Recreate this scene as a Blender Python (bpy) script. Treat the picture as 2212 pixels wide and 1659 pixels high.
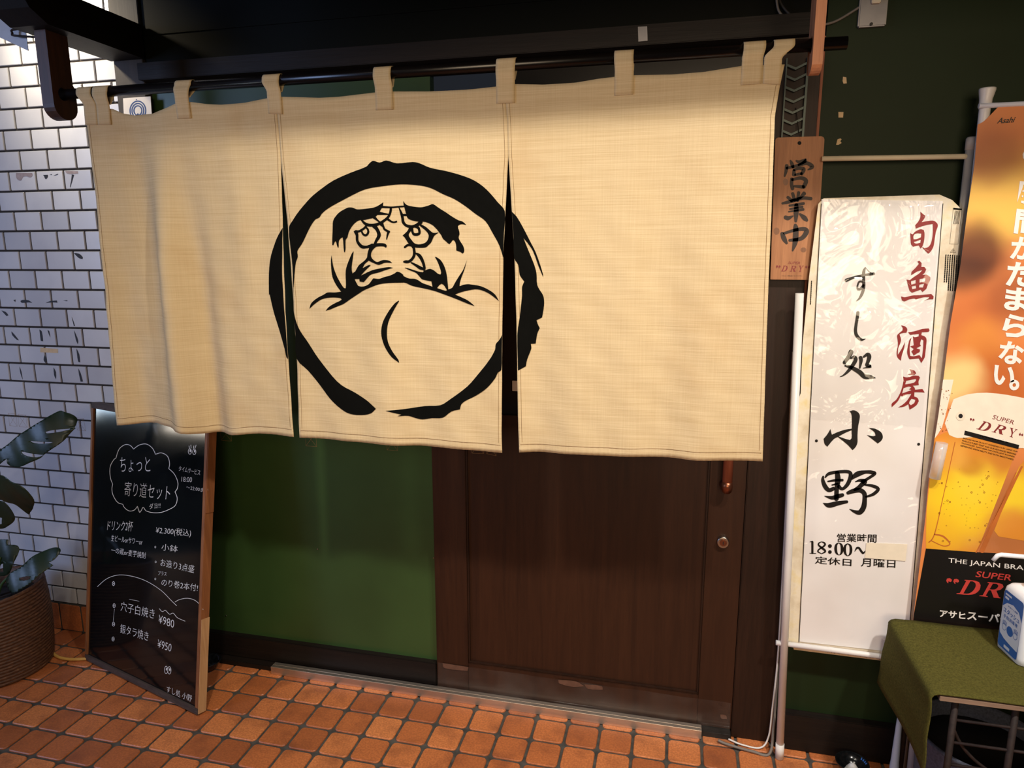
import bpy, bmesh, math, random
from mathutils import Vector, Matrix, geometry
random.seed(7)
sc = bpy.context.scene
C = sc.collection
for o in list(bpy.data.objects):
    bpy.data.objects.remove(o)

# ------------------------------------------------------------------ camera, world, lights, exposure
IW, IH, F = 2212, 1659, 1500.94
CAM = Vector((1.4899, -2.0661, 1.5538))
YAW, PIT, ROL = -0.2342, -0.1879, -0.0028
_fw = Vector((math.sin(YAW)*math.cos(PIT), math.cos(YAW)*math.cos(PIT), math.sin(PIT)))
_rt = Vector((math.cos(YAW), -math.sin(YAW), 0))
_up = _rt.cross(_fw)
RT = _rt*math.cos(ROL) + _up*math.sin(ROL)
UP = -_rt*math.sin(ROL) + _up*math.cos(ROL)
FW = _fw
cam_d = bpy.data.cameras.new('camera')
cam_d.sensor_width = 36.0
cam_d.lens = F/IW*36.0
cam_d.clip_start = 0.02
cam = bpy.data.objects.new('camera', cam_d)
C.objects.link(cam)
cam.matrix_world = Matrix(((RT.x, UP.x, -FW.x, CAM.x), (RT.y, UP.y, -FW.y, CAM.y), (RT.z, UP.z, -FW.z, CAM.z), (0, 0, 0, 1)))
sc.camera = cam

w = bpy.data.worlds.new('world')
sc.world = w
w.use_nodes = True
w.node_tree.nodes['Background'].inputs[0].default_value = (0.55, 0.62, 0.8, 1)
w.node_tree.nodes['Background'].inputs[1].default_value = 0.025

def area(name, loc, target, size, power, col, size_y=None, spread=180):
    l = bpy.data.lights.new(name, 'AREA')
    l.energy = power
    l.color = col
    l.shape = 'RECTANGLE' if size_y else 'DISK'
    l.size = size
    if size_y:
        l.size_y = size_y
    l.spread = math.radians(spread)
    o = bpy.data.objects.new(name, l)
    C.objects.link(o)
    o.location = loc
    o.rotation_euler = (Vector(target)-Vector(loc)).to_track_quat('-Z', 'Y').to_euler()
    return o

# warm down-lights in the passage ceiling, cool daylight from the street end, warm lamp over the tiles
area('ceiling_light_main', (2.05, -1.45, 2.82), (1.2, -0.1, 0.9), 0.11, 12.5, (1.0, 0.91, 0.81), None, 130)
area('ceiling_light_middle', (0.82, -1.42, 2.82), (0.75, -0.2, 0.7), 0.11, 5.2, (1.0, 0.90, 0.76), None, 72)
area('ceiling_light_right', (2.65, -1.5, 2.82), (2.25, -0.1, 0.3), 0.12, 11, (1.0, 0.93, 0.86), None, 85)
area('ceiling_light_street', (-0.6, -2.6, 2.82), (-0.3, -0.6, 0.0), 0.2, 0.8, (1.0, 0.86, 0.7), None, 110)
area('warm_front_fill', (1.9, -4.4, 1.9), (1.35, 0.0, 1.6), 2.4, 17, (1.0, 0.77, 0.52), 1.6, 75)  # added fill lamp in front, warm like floor bounce, lifts the shade under the eave
area('street_daylight', (-2.7, -3.0, 2.0), (-0.7, 0.0, 1.2), 0.9, 52, (0.42, 0.58, 1.0), 1.6)
area('wall_lamp_light', (-0.76, -0.25, 2.52), (-0.62, 0.1, 2.25), 0.08, 3.4, (1.0, 0.84, 0.60), None, 92)
# lit windows across the street, seen only as streaks on the glossy menu board
area('street_window_light', (-5.0, -1.32, 0.78), (-0.3, -0.1, 0.9), 0.75, 3.0, (0.6, 0.8, 1.0), 0.10)
area('street_window_light', (-5.0, -0.92, 0.70), (-0.3, -0.1, 0.9), 0.22, 1.6, (0.8, 0.92, 1.0), 0.09)
area('street_window_light', (-5.0, -1.95, 0.64), (-0.3, -0.1, 0.9), 0.45, 2.6, (1.0, 0.9, 0.75), 0.09)

vs = sc.view_settings
vs.view_transform = 'Standard'
vs.look = 'None'
vs.gamma = 1
vs.exposure = 0.0
vs.use_curve_mapping = False

# ------------------------------------------------------------------ pixel -> place
def ray(px, py):
    return FW + RT*((px-IW/2)/F) - UP*((py-IH/2)/F)

def at(px, py, X=None, Y=None, Z=None):
    d = ray(px, py)
    if X is not None:
        t = (X-CAM.x)/d.x
    elif Y is not None:
        t = (Y-CAM.y)/d.y
    else:
        t = (Z-CAM.z)/d.z
    return CAM + d*t

class Plane:
    def __init__(s, o, u, v):
        s.o = Vector(o); s.u = Vector(u).normalized(); s.v = Vector(v).normalized()
        s.n = s.u.cross(s.v).normalized()
        if s.n.dot(CAM-s.o) < 0:
            s.n = -s.n
    def px(s, x, y):
        d = ray(x, y)
        p = CAM + d*((s.o-CAM).dot(s.n)/d.dot(s.n)) - s.o
        return (p.dot(s.u), p.dot(s.v))
    def pt(s, a, b, off=0.0):
        return s.o + s.u*a + s.v*b + s.n*off

def front(Y):
    return Plane((0, Y, 0), (1, 0, 0), (0, 0, 1))

def K(pts, s, ox, oy):
    return [(ox+s*p[0], oy+s*p[1]) + tuple(q*s for q in p[2:]) for p in pts]

# ------------------------------------------------------------------ materials
def lin(c):
    c /= 255.0
    return c/12.92 if c <= 0.04045 else ((c+0.055)/1.055)**2.4

def S(r, g, b):
    return (lin(r), lin(g), lin(b), 1)

def newmat(name):
    m = bpy.data.materials.new(name)
    m.use_nodes = True
    nt = m.node_tree
    return m, nt, nt.nodes['Principled BSDF']

def N(nt, t, **kw):
    n = nt.nodes.new(t)
    for k, v in kw.items():
        setattr(n, k, v)
    return n

def coords(nt, scale=(1, 1, 1)):
    g = N(nt, 'ShaderNodeNewGeometry')
    mp = N(nt, 'ShaderNodeMapping')
    mp.inputs['Scale'].default_value = scale
    nt.links.new(g.outputs['Position'], mp.inputs[0])
    return mp.outputs[0]

def noise(nt, vec, scale, detail=3, rough=0.5, dist=0):
    n = N(nt, 'ShaderNodeTexNoise')
    n.inputs['Scale'].default_value = scale
    n.inputs['Detail'].default_value = detail
    n.inputs['Roughness'].default_value = rough
    n.inputs['Distortion'].default_value = dist
    nt.links.new(vec, n.inputs['Vector'])
    return n.outputs[0]

def ramp(nt, fac, stops):
    r = N(nt, 'ShaderNodeValToRGB')
    e = r.color_ramp.elements
    while len(e) < len(stops):
        e.new(0.5)
    for i, (p, c) in enumerate(stops):
        e[i].position = p
        e[i].color = c
    nt.links.new(fac, r.inputs[0])
    return r.outputs[0]

def mix(nt, fac, a, b):
    n = N(nt, 'ShaderNodeMix', data_type='RGBA')
    for sock, v in ((n.inputs[0], fac), (n.inputs[6], a), (n.inputs[7], b)):
        if hasattr(v, 'links'):
            nt.links.new(v, sock)
        else:
            sock.default_value = v
    return n.outputs[2]

def bump(nt, bs, h, strength=0.3, dist=0.002):
    b = N(nt, 'ShaderNodeBump')
    b.inputs['Strength'].default_value = strength
    b.inputs['Distance'].default_value = dist
    nt.links.new(h, b.inputs['Height'])
    nt.links.new(b.outputs[0], bs.inputs['Normal'])

def mul(c, k):
    return (c[0]*k, c[1]*k, c[2]*k, 1)

def plain(name, c, rough=0.6, metal=0.0, var=0.12, scale=14, bmp=0.0, stretch=(1, 1, 1), coat=0.0, spec=0.5):
    m, nt, bs = newmat(name)
    v = coords(nt, stretch)
    f = noise(nt, v, scale, 4)
    nt.links.new(ramp(nt, f, [(0.3, mul(c, 1-var)), (0.7, mul(c, 1+var))]), bs.inputs['Base Color'])
    bs.inputs['Roughness'].default_value = rough
    bs.inputs['Metallic'].default_value = metal
    bs.inputs['Coat Weight'].default_value = coat
    bs.inputs['Specular IOR Level'].default_value = spec
    if bmp:
        bump(nt, bs, f, bmp)
    return m

def wood(name, dark, light, axis='Z', scale=30, rough=0.5, bmp=0.25, coat=0.0, spec=0.5):
    m, nt, bs = newmat(name)
    st = {'X': (0.06, 1, 1), 'Y': (1, 0.06, 1), 'Z': (1, 1, 0.06)}[axis]
    v = coords(nt, st)
    f = noise(nt, v, scale, 5, 0.6, 0.6)
    f2 = noise(nt, v, scale*5, 3, 0.6)
    c = ramp(nt, f, [(0.3, dark), (0.72, light)])
    c = mix(nt, 0.25, c, ramp(nt, f2, [(0.35, dark), (0.65, light)]))
    nt.links.new(c, bs.inputs['Base Color'])
    bs.inputs['Roughness'].default_value = rough
    bs.inputs['Specular IOR Level'].default_value = spec
    bs.inputs['Coat Weight'].default_value = coat
    bump(nt, bs, f2, bmp, 0.001)
    return m

M = {}
M['door_wood'] = wood('dark_door_wood', S(39, 22, 14), S(57, 33, 20), 'Z', 26, 0.38, 0.12, 0, 0.35)
M['post_wood'] = wood('dark_post_wood', S(30, 18, 11), S(49, 29, 19), 'Z', 34, 0.5, 0.5, 0, 0.25)
M['beam_wood'] = wood('black_stained_wood', S(15, 11, 9), S(29, 21, 16), 'X', 30, 0.55, 0.4, 0, 0.25)
M['beam_y'] = wood('black_stained_beam', S(13, 10, 8), S(22, 16, 13), 'Y', 30, 0.6, 0.4, 0, 0.2)
M['pillar_wood'] = wood('grey_stained_pillar', S(40, 38, 38), S(62, 56, 52), 'Z', 34, 0.65, 0.4)
M['bracket_wood'] = wood('brown_bracket_wood', S(50, 31, 20), S(80, 50, 33), 'Z', 40, 0.5, 0.4)
M['bracket_right'] = wood('orange_brown_wood', S(176, 112, 74), S(222, 152, 108), 'Z', 46, 0.5, 0.4)
M['sign_wood'] = wood('cedar_plank', S(150, 97, 60), S(188, 130, 86), 'Z', 60, 0.55, 0.2)
M['frame_wood'] = wood('orange_frame_wood', S(116, 70, 40), S(160, 104, 62), 'Z', 40, 0.5, 0.4)
M['frame_grey'] = wood('weathered_frame_wood', S(52, 42, 38), S(84, 70, 62), 'X', 50, 0.7, 0.5)
M['pale_wood'] = wood('bare_pale_wood', S(176, 134, 90), S(208, 168, 122), 'Z', 50, 0.65, 0.3)
M['ply_edge'] = wood('red_ply_edge', S(120, 62, 38), S(160, 92, 58), 'Z', 60, 0.6, 0.2)
M['green'] = plain('green_painted_panel', S(50, 74, 37), 0.36, 0, 0.14, 3.0, 0.03)
M['green_wall'] = plain('dark_green_painted_wall', S(27, 41, 18), 0.55, 0, 0.12, 4, 0.06, (1, 1, 1), 0, 0.2)
M['green_dark'] = plain('black_green_fascia', S(11, 13, 8), 0.6, 0, 0.1, 4, 0.05, (1, 1, 1), 0, 0.1)
M['steel'] = plain('brushed_steel', S(226, 214, 200), 0.45, 1.0, 0.12, 40, 0.05, (0.05, 1, 1))
M['black_rod'] = plain('black_lacquer_rod', S(16, 13, 12), 0.25, 0, 0.1, 20)
M['iron'] = plain('rusty_black_iron', S(40, 28, 24), 0.7, 0.3, 0.35, 60, 0.5)
M['black_ink'] = plain('black_print', S(13, 13, 11), 0.9, 0, 0.08, 60, 0, (1, 1, 1), 0, 0.05)
M['ink_gloss'] = plain('black_vinyl_letters', S(14, 11, 10), 0.4, 0, 0.05, 40)
M['ink_wood'] = plain('brushed_black_ink', S(48, 34, 26), 0.6, 0, 0.15, 60)
M['red_ink'] = plain('crimson_vinyl_letters', S(138, 34, 36), 0.4, 0, 0.05, 40)
M['red_print'] = plain('red_print', S(196, 62, 54), 0.5, 0, 0.05, 40)
M['maroon_print'] = plain('maroon_print', S(128, 38, 40), 0.5, 0, 0.05, 40)
M['white_print'] = plain('white_print', S(238, 232, 224), 0.5, 0, 0.02, 20)
M['chalk'] = plain('white_chalk_marker', S(232, 232, 232), 0.8, 0, 0.06, 90)
M['white_pipe'] = plain('white_plastic_pipe', S(226, 222, 216), 0.4, 0, 0.03, 20)
M['grey_pipe'] = plain('greyed_plastic_pipe', S(186, 178, 166), 0.5, 0, 0.08, 30)
M['cable_grey'] = plain('grey_cable', S(120, 112, 104), 0.6, 0, 0.05, 20)
M['cable_black'] = plain('black_cable', S(40, 36, 34), 0.6, 0, 0.05, 20)
M['cable_yellow'] = plain('tan_yellow_hose', S(206, 160, 84), 0.5, 0, 0.1, 40)
M['copper'] = plain('aged_copper', S(140, 86, 62), 0.35, 0.9, 0.15, 60)
M['brass'] = plain('steel_lock', S(190, 180, 170), 0.25, 1.0, 0.05, 60)
M['grip'] = wood('worn_red_grip', S(118, 58, 38), S(150, 84, 58), 'Z', 50, 0.5, 0.2)
M['tape'] = plain('torn_paper_tape', S(214, 186, 146), 0.8, 0, 0.08, 80)
M['cream'] = plain('cream_paper', S(232, 220, 196), 0.6, 0, 0.05, 30)
M['grey_plate'] = plain('grey_metal_plate', S(150, 148, 150), 0.4, 0.4, 0.06, 40)
M['vent_metal'] = plain('green_grey_vent_metal', S(70, 82, 78), 0.45, 0.3, 0.06, 40)
M['soil'] = plain('dark_soil', S(40, 30, 24), 0.95, 0, 0.3, 90, 0.8)
M['stem'] = plain('green_stem', S(60, 84, 46), 0.5, 0, 0.15, 40)
M['felt_bin'] = plain('blue_grey_felt', S(66, 70, 84), 0.95, 0, 0.3, 160, 0.5)
M['dark'] = plain('dark_interior', S(14, 13, 13), 0.8, 0, 0.1, 20)
M['bucket'] = plain('pale_blue_plastic', S(160, 176, 200), 0.4, 0, 0.04, 20)
M['crate'] = wood('grey_brown_board', S(92, 74, 62), S(122, 102, 86), 'Z', 30, 0.8, 0.3)
M['bowl'] = plain('black_glazed_bowl', S(20, 22, 24), 0.18, 0, 0.6, 120)
M['blue_glaze'] = plain('blue_glaze', S(60, 110, 190), 0.25, 0, 0.1, 50)
M['salt'] = plain('white_salt', S(240, 240, 240), 0.9, 0, 0.05, 200, 0.6)
M['bottle'] = plain('white_bottle_plastic', S(232, 234, 238), 0.35, 0, 0.02, 20)
M['label_blue'] = plain('blue_label_print', S(40, 98, 176), 0.4, 0, 0.04, 20)
M['label_pale'] = plain('pale_label_print', S(214, 222, 236), 0.4, 0, 0.02, 20)
M['ply_table'] = wood('worn_table_edge', S(110, 88, 72), S(150, 124, 104), 'X', 60, 0.6, 0.2)
M['stitch'] = plain('brown_stitching', S(128, 96, 60), 0.9, 0, 0.1, 80)
M['rubber'] = plain('black_glass_header', S(30, 28, 26), 0.18, 0, 0.1, 10)

# white glazed wall tiles (each tile an island, slight tone change, marker smudges)
m, nt, bs = newmat('white_glazed_tile')
g = N(nt, 'ShaderNodeNewGeometry')
c = ramp(nt, g.outputs['Random Per Island'], [(0.0, S(184, 186, 194)), (1.0, S(206, 208, 214))])
v = coords(nt)
c = mix(nt, ramp(nt, noise(nt, v, 9, 4), [(0.5, (0, 0, 0, 1)), (0.85, (0.35, 0.35, 0.35, 1))]), c, S(160, 160, 172))
nt.links.new(c, bs.inputs['Base Color'])
bs.inputs['Roughness'].default_value = 0.22
bump(nt, bs, noise(nt, v, 60, 2), 0.05, 0.002)
M['tile_white'] = m
M['grout_dark'] = plain('dark_wall_grout', S(46, 40, 36), 0.9, 0, 0.2, 60, 0.3)
M['smudge'] = plain('black_marker_smudge', S(40, 40, 46), 0.7, 0, 0.2, 80)
M['smudge_grey'] = plain('grey_tape_residue', S(150, 138, 142), 0.8, 0, 0.15, 80)

# terracotta floor tiles
m, nt, bs = newmat('terracotta_tile')
g = N(nt, 'ShaderNodeNewGeometry')
c = ramp(nt, g.outputs['Random Per Island'], [(0.0, S(170, 96, 54)), (0.45, S(200, 116, 64)), (1.0, S(224, 138, 80))])
v = coords(nt)
c = mix(nt, ramp(nt, noise(nt, v, 11, 3), [(0.48, (0, 0, 0, 1)), (0.75, (0.55, 0.55, 0.55, 1))]), c, S(112, 62, 42))
c = mix(nt, ramp(nt, noise(nt, v, 160, 3, 0.6), [(0.42, (0.35, 0.35, 0.35, 1)), (0.6, (0, 0, 0, 1))]), c, S(120, 66, 42))
nt.links.new(c, bs.inputs['Base Color'])
bs.inputs['Roughness'].default_value = 0.42
bump(nt, bs, noise(nt, v, 150, 3, 0.6), 0.35, 0.0015)
M['terracotta'] = m
M['grout_floor'] = plain('grey_black_floor_grout', S(72, 68, 62), 0.95, 0, 0.4, 40, 0.4)

# hemp curtain cloth: slubby weave, a few stains, a little light comes through
m, nt, bs = newmat('hemp_cloth')
v = coords(nt)
c = ramp(nt, noise(nt, coords(nt, (6, 6, 500)), 1.0, 3), [(0.3, S(212, 188, 144)), (0.7, S(232, 211, 169))])
c = mix(nt, 0.2, c, ramp(nt, noise(nt, coords(nt, (500, 6, 6)), 1.0, 3), [(0.3, S(204, 178, 136)), (0.7, S(236, 216, 176))]))
c = mix(nt, ramp(nt, noise(nt, v, 5, 4), [(0.55, (0, 0, 0, 1)), (0.8, (0.35, 0.35, 0.35, 1))]), c, S(196, 158, 108))
nt.links.new(c, bs.inputs['Base Color'])
bs.inputs['Roughness'].default_value = 0.95
bs.inputs['Specular IOR Level'].default_value = 0.1
wv = N(nt, 'ShaderNodeMath', operation='ADD')
nt.links.new(noise(nt, coords(nt, (20, 20, 900)), 1.0, 2), wv.inputs[0])
nt.links.new(noise(nt, coords(nt, (900, 20, 20)), 1.0, 2), wv.inputs[1])
bump(nt, bs, wv.outputs[0], 0.35, 0.0012)
tr = N(nt, 'ShaderNodeBsdfTranslucent')
tr.inputs[0].default_value = S(222, 160, 92)
ms = N(nt, 'ShaderNodeMixShader')
ms.inputs[0].default_value = 0.16
out = nt.nodes['Material Output']
nt.links.new(bs.outputs[0], ms.inputs[1])
nt.links.new(tr.outputs[0], ms.inputs[2])
nt.links.new(ms.outputs[0], out.inputs[0])
M['cloth'] = m

# green felt
m, nt, bs = newmat('olive_felt')
v = coords(nt)
c = ramp(nt, noise(nt, v, 220, 3, 0.7), [(0.3, S(60, 58, 24)), (0.7, S(92, 87, 40))])
c = mix(nt, ramp(nt, noise(nt, v, 7, 3), [(0.4, (0, 0, 0, 1)), (0.75, (0.4, 0.4, 0.4, 1))]), c, S(74, 72, 30))
nt.links.new(c, bs.inputs['Base Color'])
bs.inputs['Roughness'].default_value = 0.95
bs.inputs['Specular IOR Level'].default_value = 0.1
bump(nt, bs, noise(nt, v, 400, 2), 0.6, 0.001)
M['felt'] = m

# black gloss board
m, nt, bs = newmat('black_marker_board')
v = coords(nt)
nt.links.new(ramp(nt, noise(nt, v, 5, 3), [(0.3, S(10, 12, 14)), (0.7, S(14, 18, 20))]), bs.inputs['Base Color'])
bs.inputs['Roughness'].default_value = 0.09
bump(nt, bs, noise(nt, v, 4, 2), 0.12, 0.004)
M['board'] = m

# white vinyl sheet with a clear wrinkled cover
m, nt, bs = newmat('white_vinyl_sheet')
v = coords(nt)
c = ramp(nt, noise(nt, v, 4, 3), [(0.3, S(226, 220, 214)), (0.7, S(238, 234, 230))])
nt.links.new(c, bs.inputs['Base Color'])
bs.inputs['Roughness'].default_value = 0.5
bs.inputs['Coat Weight'].default_value = 0.8
bs.inputs['Coat Roughness'].default_value = 0.05
b = N(nt, 'ShaderNodeBump')
b.inputs['Strength'].default_value = 0.5
b.inputs['Distance'].default_value = 0.05
nt.links.new(noise(nt, coords(nt, (1, 1, 0.7)), 7, 3, 0.55, 1.6), b.inputs['Height'])
nt.links.new(b.outputs[0], bs.inputs['Coat Normal'])
b2 = N(nt, 'ShaderNodeBump')
b2.inputs['Strength'].default_value = 0.25
b2.inputs['Distance'].default_value = 0.01
nt.links.new(noise(nt, coords(nt, (1, 1, 0.6)), 6, 2), b2.inputs['Height'])
nt.links.new(b2.outputs[0], bs.inputs['Normal'])
M['vinyl'] = m
m, nt, bs = newmat('yellowed_old_vinyl')
v = coords(nt)
c = ramp(nt, noise(nt, v, 9, 5, 0.65), [(0.35, S(206, 190, 160)), (0.55, S(232, 222, 200)), (0.72, S(226, 206, 140))])
nt.links.new(c, bs.inputs['Base Color'])
bs.inputs['Roughness'].default_value = 0.55
bump(nt, bs, noise(nt, v, 14, 4), 0.4, 0.004)
M['old_vinyl'] = m

# clear film taped on the door foot
m, nt, bs = newmat('clear_plastic_film')
v = coords(nt)
bs.inputs['Base Color'].default_value = S(200, 190, 180)
bs.inputs['Roughness'].default_value = 0.16
bump(nt, bs, noise(nt, v, 12, 4), 0.25, 0.004)
tp = N(nt, 'ShaderNodeBsdfTransparent')
ms = N(nt, 'ShaderNodeMixShader')
nt.links.new(ramp(nt, noise(nt, v, 9, 5), [(0.4, (0.015, 0.015, 0.015, 1)), (0.8, (0.08, 0.08, 0.08, 1))]), ms.inputs[0])
nt.links.new(tp.outputs[0], ms.inputs[1])
nt.links.new(bs.outputs[0], ms.inputs[2])
nt.links.new(ms.outputs[0], nt.nodes['Material Output'].inputs[0])
M['film'] = m
m, nt, bs = newmat('clear_clip_plastic')
bs.inputs['Base Color'].default_value = S(230, 226, 220)
bs.inputs['Roughness'].default_value = 0.12
tp = N(nt, 'ShaderNodeBsdfTransparent')
ms = N(nt, 'ShaderNodeMixShader')
ms.inputs[0].default_value = 0.55
nt.links.new(tp.outputs[0], ms.inputs[1])
nt.links.new(bs.outputs[0], ms.inputs[2])
nt.links.new(ms.outputs[0], nt.nodes['Material Output'].inputs[0])
M['clear'] = m
m, nt, bs = newmat('clear_wrinkled_film')
nt.nodes.remove(bs)
tp = N(nt, 'ShaderNodeBsdfTransparent')
gl = N(nt, 'ShaderNodeBsdfGlossy')
gl.inputs['Roughness'].default_value = 0.05
ms = N(nt, 'ShaderNodeMixShader')
ms.inputs[0].default_value = 0.05
nt.links.new(tp.outputs[0], ms.inputs[1])
nt.links.new(gl.outputs[0], ms.inputs[2])
nt.links.new(ms.outputs[0], nt.nodes['Material Output'].inputs[0])
M['cover'] = m

# wicker
m, nt, bs = newmat('woven_seagrass')
v = coords(nt)
c = ramp(nt, noise(nt, coords(nt, (1, 1, 4)), 60, 4, 0.6), [(0.3, S(62, 38, 25)), (0.6, S(104, 68, 45)), (0.8, S(152, 112, 80))])
nt.links.new(c, bs.inputs['Base Color'])
bs.inputs['Roughness'].default_value = 0.6
bump(nt, bs, noise(nt, v, 90, 3), 0.5, 0.002)
M['wicker'] = m

m, nt, bs = newmat('monstera_leaf')
v = coords(nt)
c = ramp(nt, noise(nt, v, 6, 3), [(0.3, S(18, 32, 21)), (0.7, S(32, 50, 28))])
nt.links.new(c, bs.inputs['Base Color'])
bs.inputs['Roughness'].default_value = 0.38
bump(nt, bs, noise(nt, v, 14, 2), 0.3, 0.004)
M['leaf'] = m

def blobs(name, base, spots, rough=0.5, coat=0.0):
    """printed picture: soft colour patches at places of the banner itself"""
    m, nt, bs = newmat(name)
    g = N(nt, 'ShaderNodeNewGeometry')
    nz = N(nt, 'ShaderNodeTexNoise')
    nz.inputs['Scale'].default_value = 7
    nt.links.new(g.outputs['Position'], nz.inputs['Vector'])
    off = N(nt, 'ShaderNodeVectorMath', operation='MULTIPLY_ADD')
    nt.links.new(nz.outputs['Color'], off.inputs[0])
    off.inputs[1].default_value = (0.07, 0.0, 0.07)
    nt.links.new(g.outputs['Position'], off.inputs[2])
    col = base
    for (p, r, c, k) in spots:
        d = N(nt, 'ShaderNodeVectorMath', operation='DISTANCE')
        nt.links.new(off.outputs[0], d.inputs[0])
        d.inputs[1].default_value = (p[0]+0.035, p[1], p[2]+0.035)
        mr = N(nt, 'ShaderNodeMapRange', interpolation_type='SMOOTHSTEP')
        mr.inputs['From Min'].default_value = r*0.25
        mr.inputs['From Max'].default_value = r
        mr.inputs['To Min'].default_value = k
        mr.inputs['To Max'].default_value = 0.0
        nt.links.new(d.outputs['Value'], mr.inputs[0])
        col = mix(nt, mr.outputs[0], col, c)
    if hasattr(col, 'links'):
        nt.links.new(col, bs.inputs['Base Color'])
    bs.inputs['Roughness'].default_value = rough
    bs.inputs['Coat Weight'].default_value = coat
    return m

# ------------------------------------------------------------------ objects
def obj(name, bm, mats, parent=None, smooth=False):
    me = bpy.data.meshes.new(name)
    bm.to_mesh(me)
    bm.free()
    for mm in (mats if isinstance(mats, (list, tuple)) else [mats]):
        me.materials.append(mm)
    if smooth:
        for p in me.polygons:
            p.use_smooth = True
    o = bpy.data.objects.new(name, me)
    C.objects.link(o)
    if parent is not None:
        o.parent = parent
        p = parent
        t = Vector((0, 0, 0))
        while p is not None:
            t += p.location
            p = p.parent
        o.matrix_parent_inverse = Matrix.Translation(-t)
    return o

def tag(o, label, cat, group=None):
    o['label'] = label
    o['category'] = cat
    if group:
        o['group'] = group
    return o

def thing(name, label, cat, loc, group=None):
    o = bpy.data.objects.new(name, None)
    C.objects.link(o)
    o.location = loc
    o.empty_display_size = 0.05
    return tag(o, label, cat, group)

def struct(name, bm, mats, label, smooth=False):
    o = obj(name, bm, mats, None, smooth)
    o['kind'] = 'structure'
    o['label'] = label
    o['category'] = name.split('_')[0]
    return o

def bx(bm, lo, hi, mi=0, bev=0.0):
    r = bmesh.ops.create_cube(bm, size=1)
    vs_ = r['verts']
    for v_ in vs_:
        v_.co = Vector([lo[i]+(v_.co[i]+0.5)*(hi[i]-lo[i]) for i in range(3)])
    fs = set(f for v_ in vs_ for f in v_.link_faces)
    for f in fs:
        f.material_index = mi
    if bev:
        es = list(set(e for f in fs for e in f.edges))
        rr = bmesh.ops.bevel(bm, geom=es, offset=bev, segments=2, affect='EDGES')
        for f in rr['faces']:
            f.material_index = mi
    return bm

def box(lo, hi, bev=0.0):
    return bx(bmesh.new(), lo, hi, 0, bev)

def catmull(pts, n=6):
    P = [Vector(p) for p in pts]
    if len(P) < 3:
        return P
    out_ = []
    for i in range(len(P)-1):
        p0 = P[max(i-1, 0)]; p1 = P[i]; p2 = P[i+1]; p3 = P[min(i+2, len(P)-1)]
        for k in range(n):
            t = k/n
            out_.append(0.5*((2*p1)+(p2-p0)*t+(2*p0-5*p1+4*p2-p3)*t*t+(3*p1-p0-3*p2+p3)*t**3))
    out_.append(P[-1])
    return out_

def tube(bm, pts, r, seg=10, smooth_n=0, cap=True, mi=0):
    P = catmull(pts, smooth_n) if smooth_n else [Vector(p) for p in pts]
    rs = r if isinstance(r, (list, tuple)) else [r]*len(P)
    if len(rs) != len(P):
        rs = [rs[0]+(rs[-1]-rs[0])*i/(len(P)-1) for i in range(len(P))]
    rings = []
    prev = None
    for i, p in enumerate(P):
        d = (P[min(i+1, len(P)-1)]-P[max(i-1, 0)]).normalized()
        if prev is None:
            a = Vector((0, 0, 1)) if abs(d.z) < 0.9 else Vector((1, 0, 0))
            u = d.cross(a).normalized()
        else:
            u = (prev-d*prev.dot(d)).normalized()
        prev = u
        v_ = d.cross(u)
        rings.append([bm.verts.new(p+(u*math.cos(2*math.pi*k/seg)+v_*math.sin(2*math.pi*k/seg))*rs[i]) for k in range(seg)])
    for a, b_ in zip(rings, rings[1:]):
        for k in range(seg):
            f = bm.faces.new((a[k], a[(k+1) % seg], b_[(k+1) % seg], b_[k]))
            f.material_index = mi
            f.smooth = True
    if cap:
        bm.faces.new(rings[0][::-1]).material_index = mi
        bm.faces.new(rings[-1]).material_index = mi
    return bm

def lathe(bm, c, prof, seg=40, mi=0, smooth=True):
    rings = []
    for r, z in prof:
        rings.append([bm.verts.new((c[0]+r*math.cos(2*math.pi*k/seg), c[1]+r*math.sin(2*math.pi*k/seg), c[2]+z)) for k in range(seg)] if r > 1e-6 else [bm.verts.new((c[0], c[1], c[2]+z))])
    for a, b_ in zip(rings, rings[1:]):
        for k in range(seg):
            if len(a) == 1 and len(b_) == 1:
                continue
            if len(a) == 1:
                f = bm.faces.new((a[0], b_[k], b_[(k+1) % seg]))
            elif len(b_) == 1:
                f = bm.faces.new((a[k], a[(k+1) % seg], b_[0]))
            else:
                f = bm.faces.new((a[k], a[(k+1) % seg], b_[(k+1) % seg], b_[k]))
            f.material_index = mi
            f.smooth = smooth
    return bm

def prism(bm, pl, pts, d0, d1, mi=0, bev=0.0):
    """extrude a 2D outline (plane coordinates) from offset d0 to d1"""
    a = [bm.verts.new(pl.pt(p[0], p[1], d0)) for p in pts]
    b_ = [bm.verts.new(pl.pt(p[0], p[1], d1)) for p in pts]
    n = len(pts)
    fs = [bm.faces.new(a[::-1]), bm.faces.new(b_)]
    for i in range(n):
        fs.append(bm.faces.new((a[i], a[(i+1) % n], b_[(i+1) % n], b_[i])))
    for f in fs:
        f.material_index = mi
    bmesh.ops.recalc_face_normals(bm, faces=fs)
    if bev:
        es = [e for e in set(e for f in fs for e in f.edges)]
        bmesh.ops.bevel(bm, geom=es, offset=bev, segments=2, affect='EDGES')
    return bm

def roundrect(x0, y0, x1, y1, r, n=4):
    out_ = []
    for cx, cy, a0 in ((x1-r, y1-r, 0), (x0+r, y1-r, 90), (x0+r, y0+r, 180), (x1-r, y0+r, 270)):
        for k in range(n+1):
            a = math.radians(a0+90*k/n)
            out_.append((cx+r*math.cos(a), cy+r*math.sin(a)))
    return out_

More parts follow.
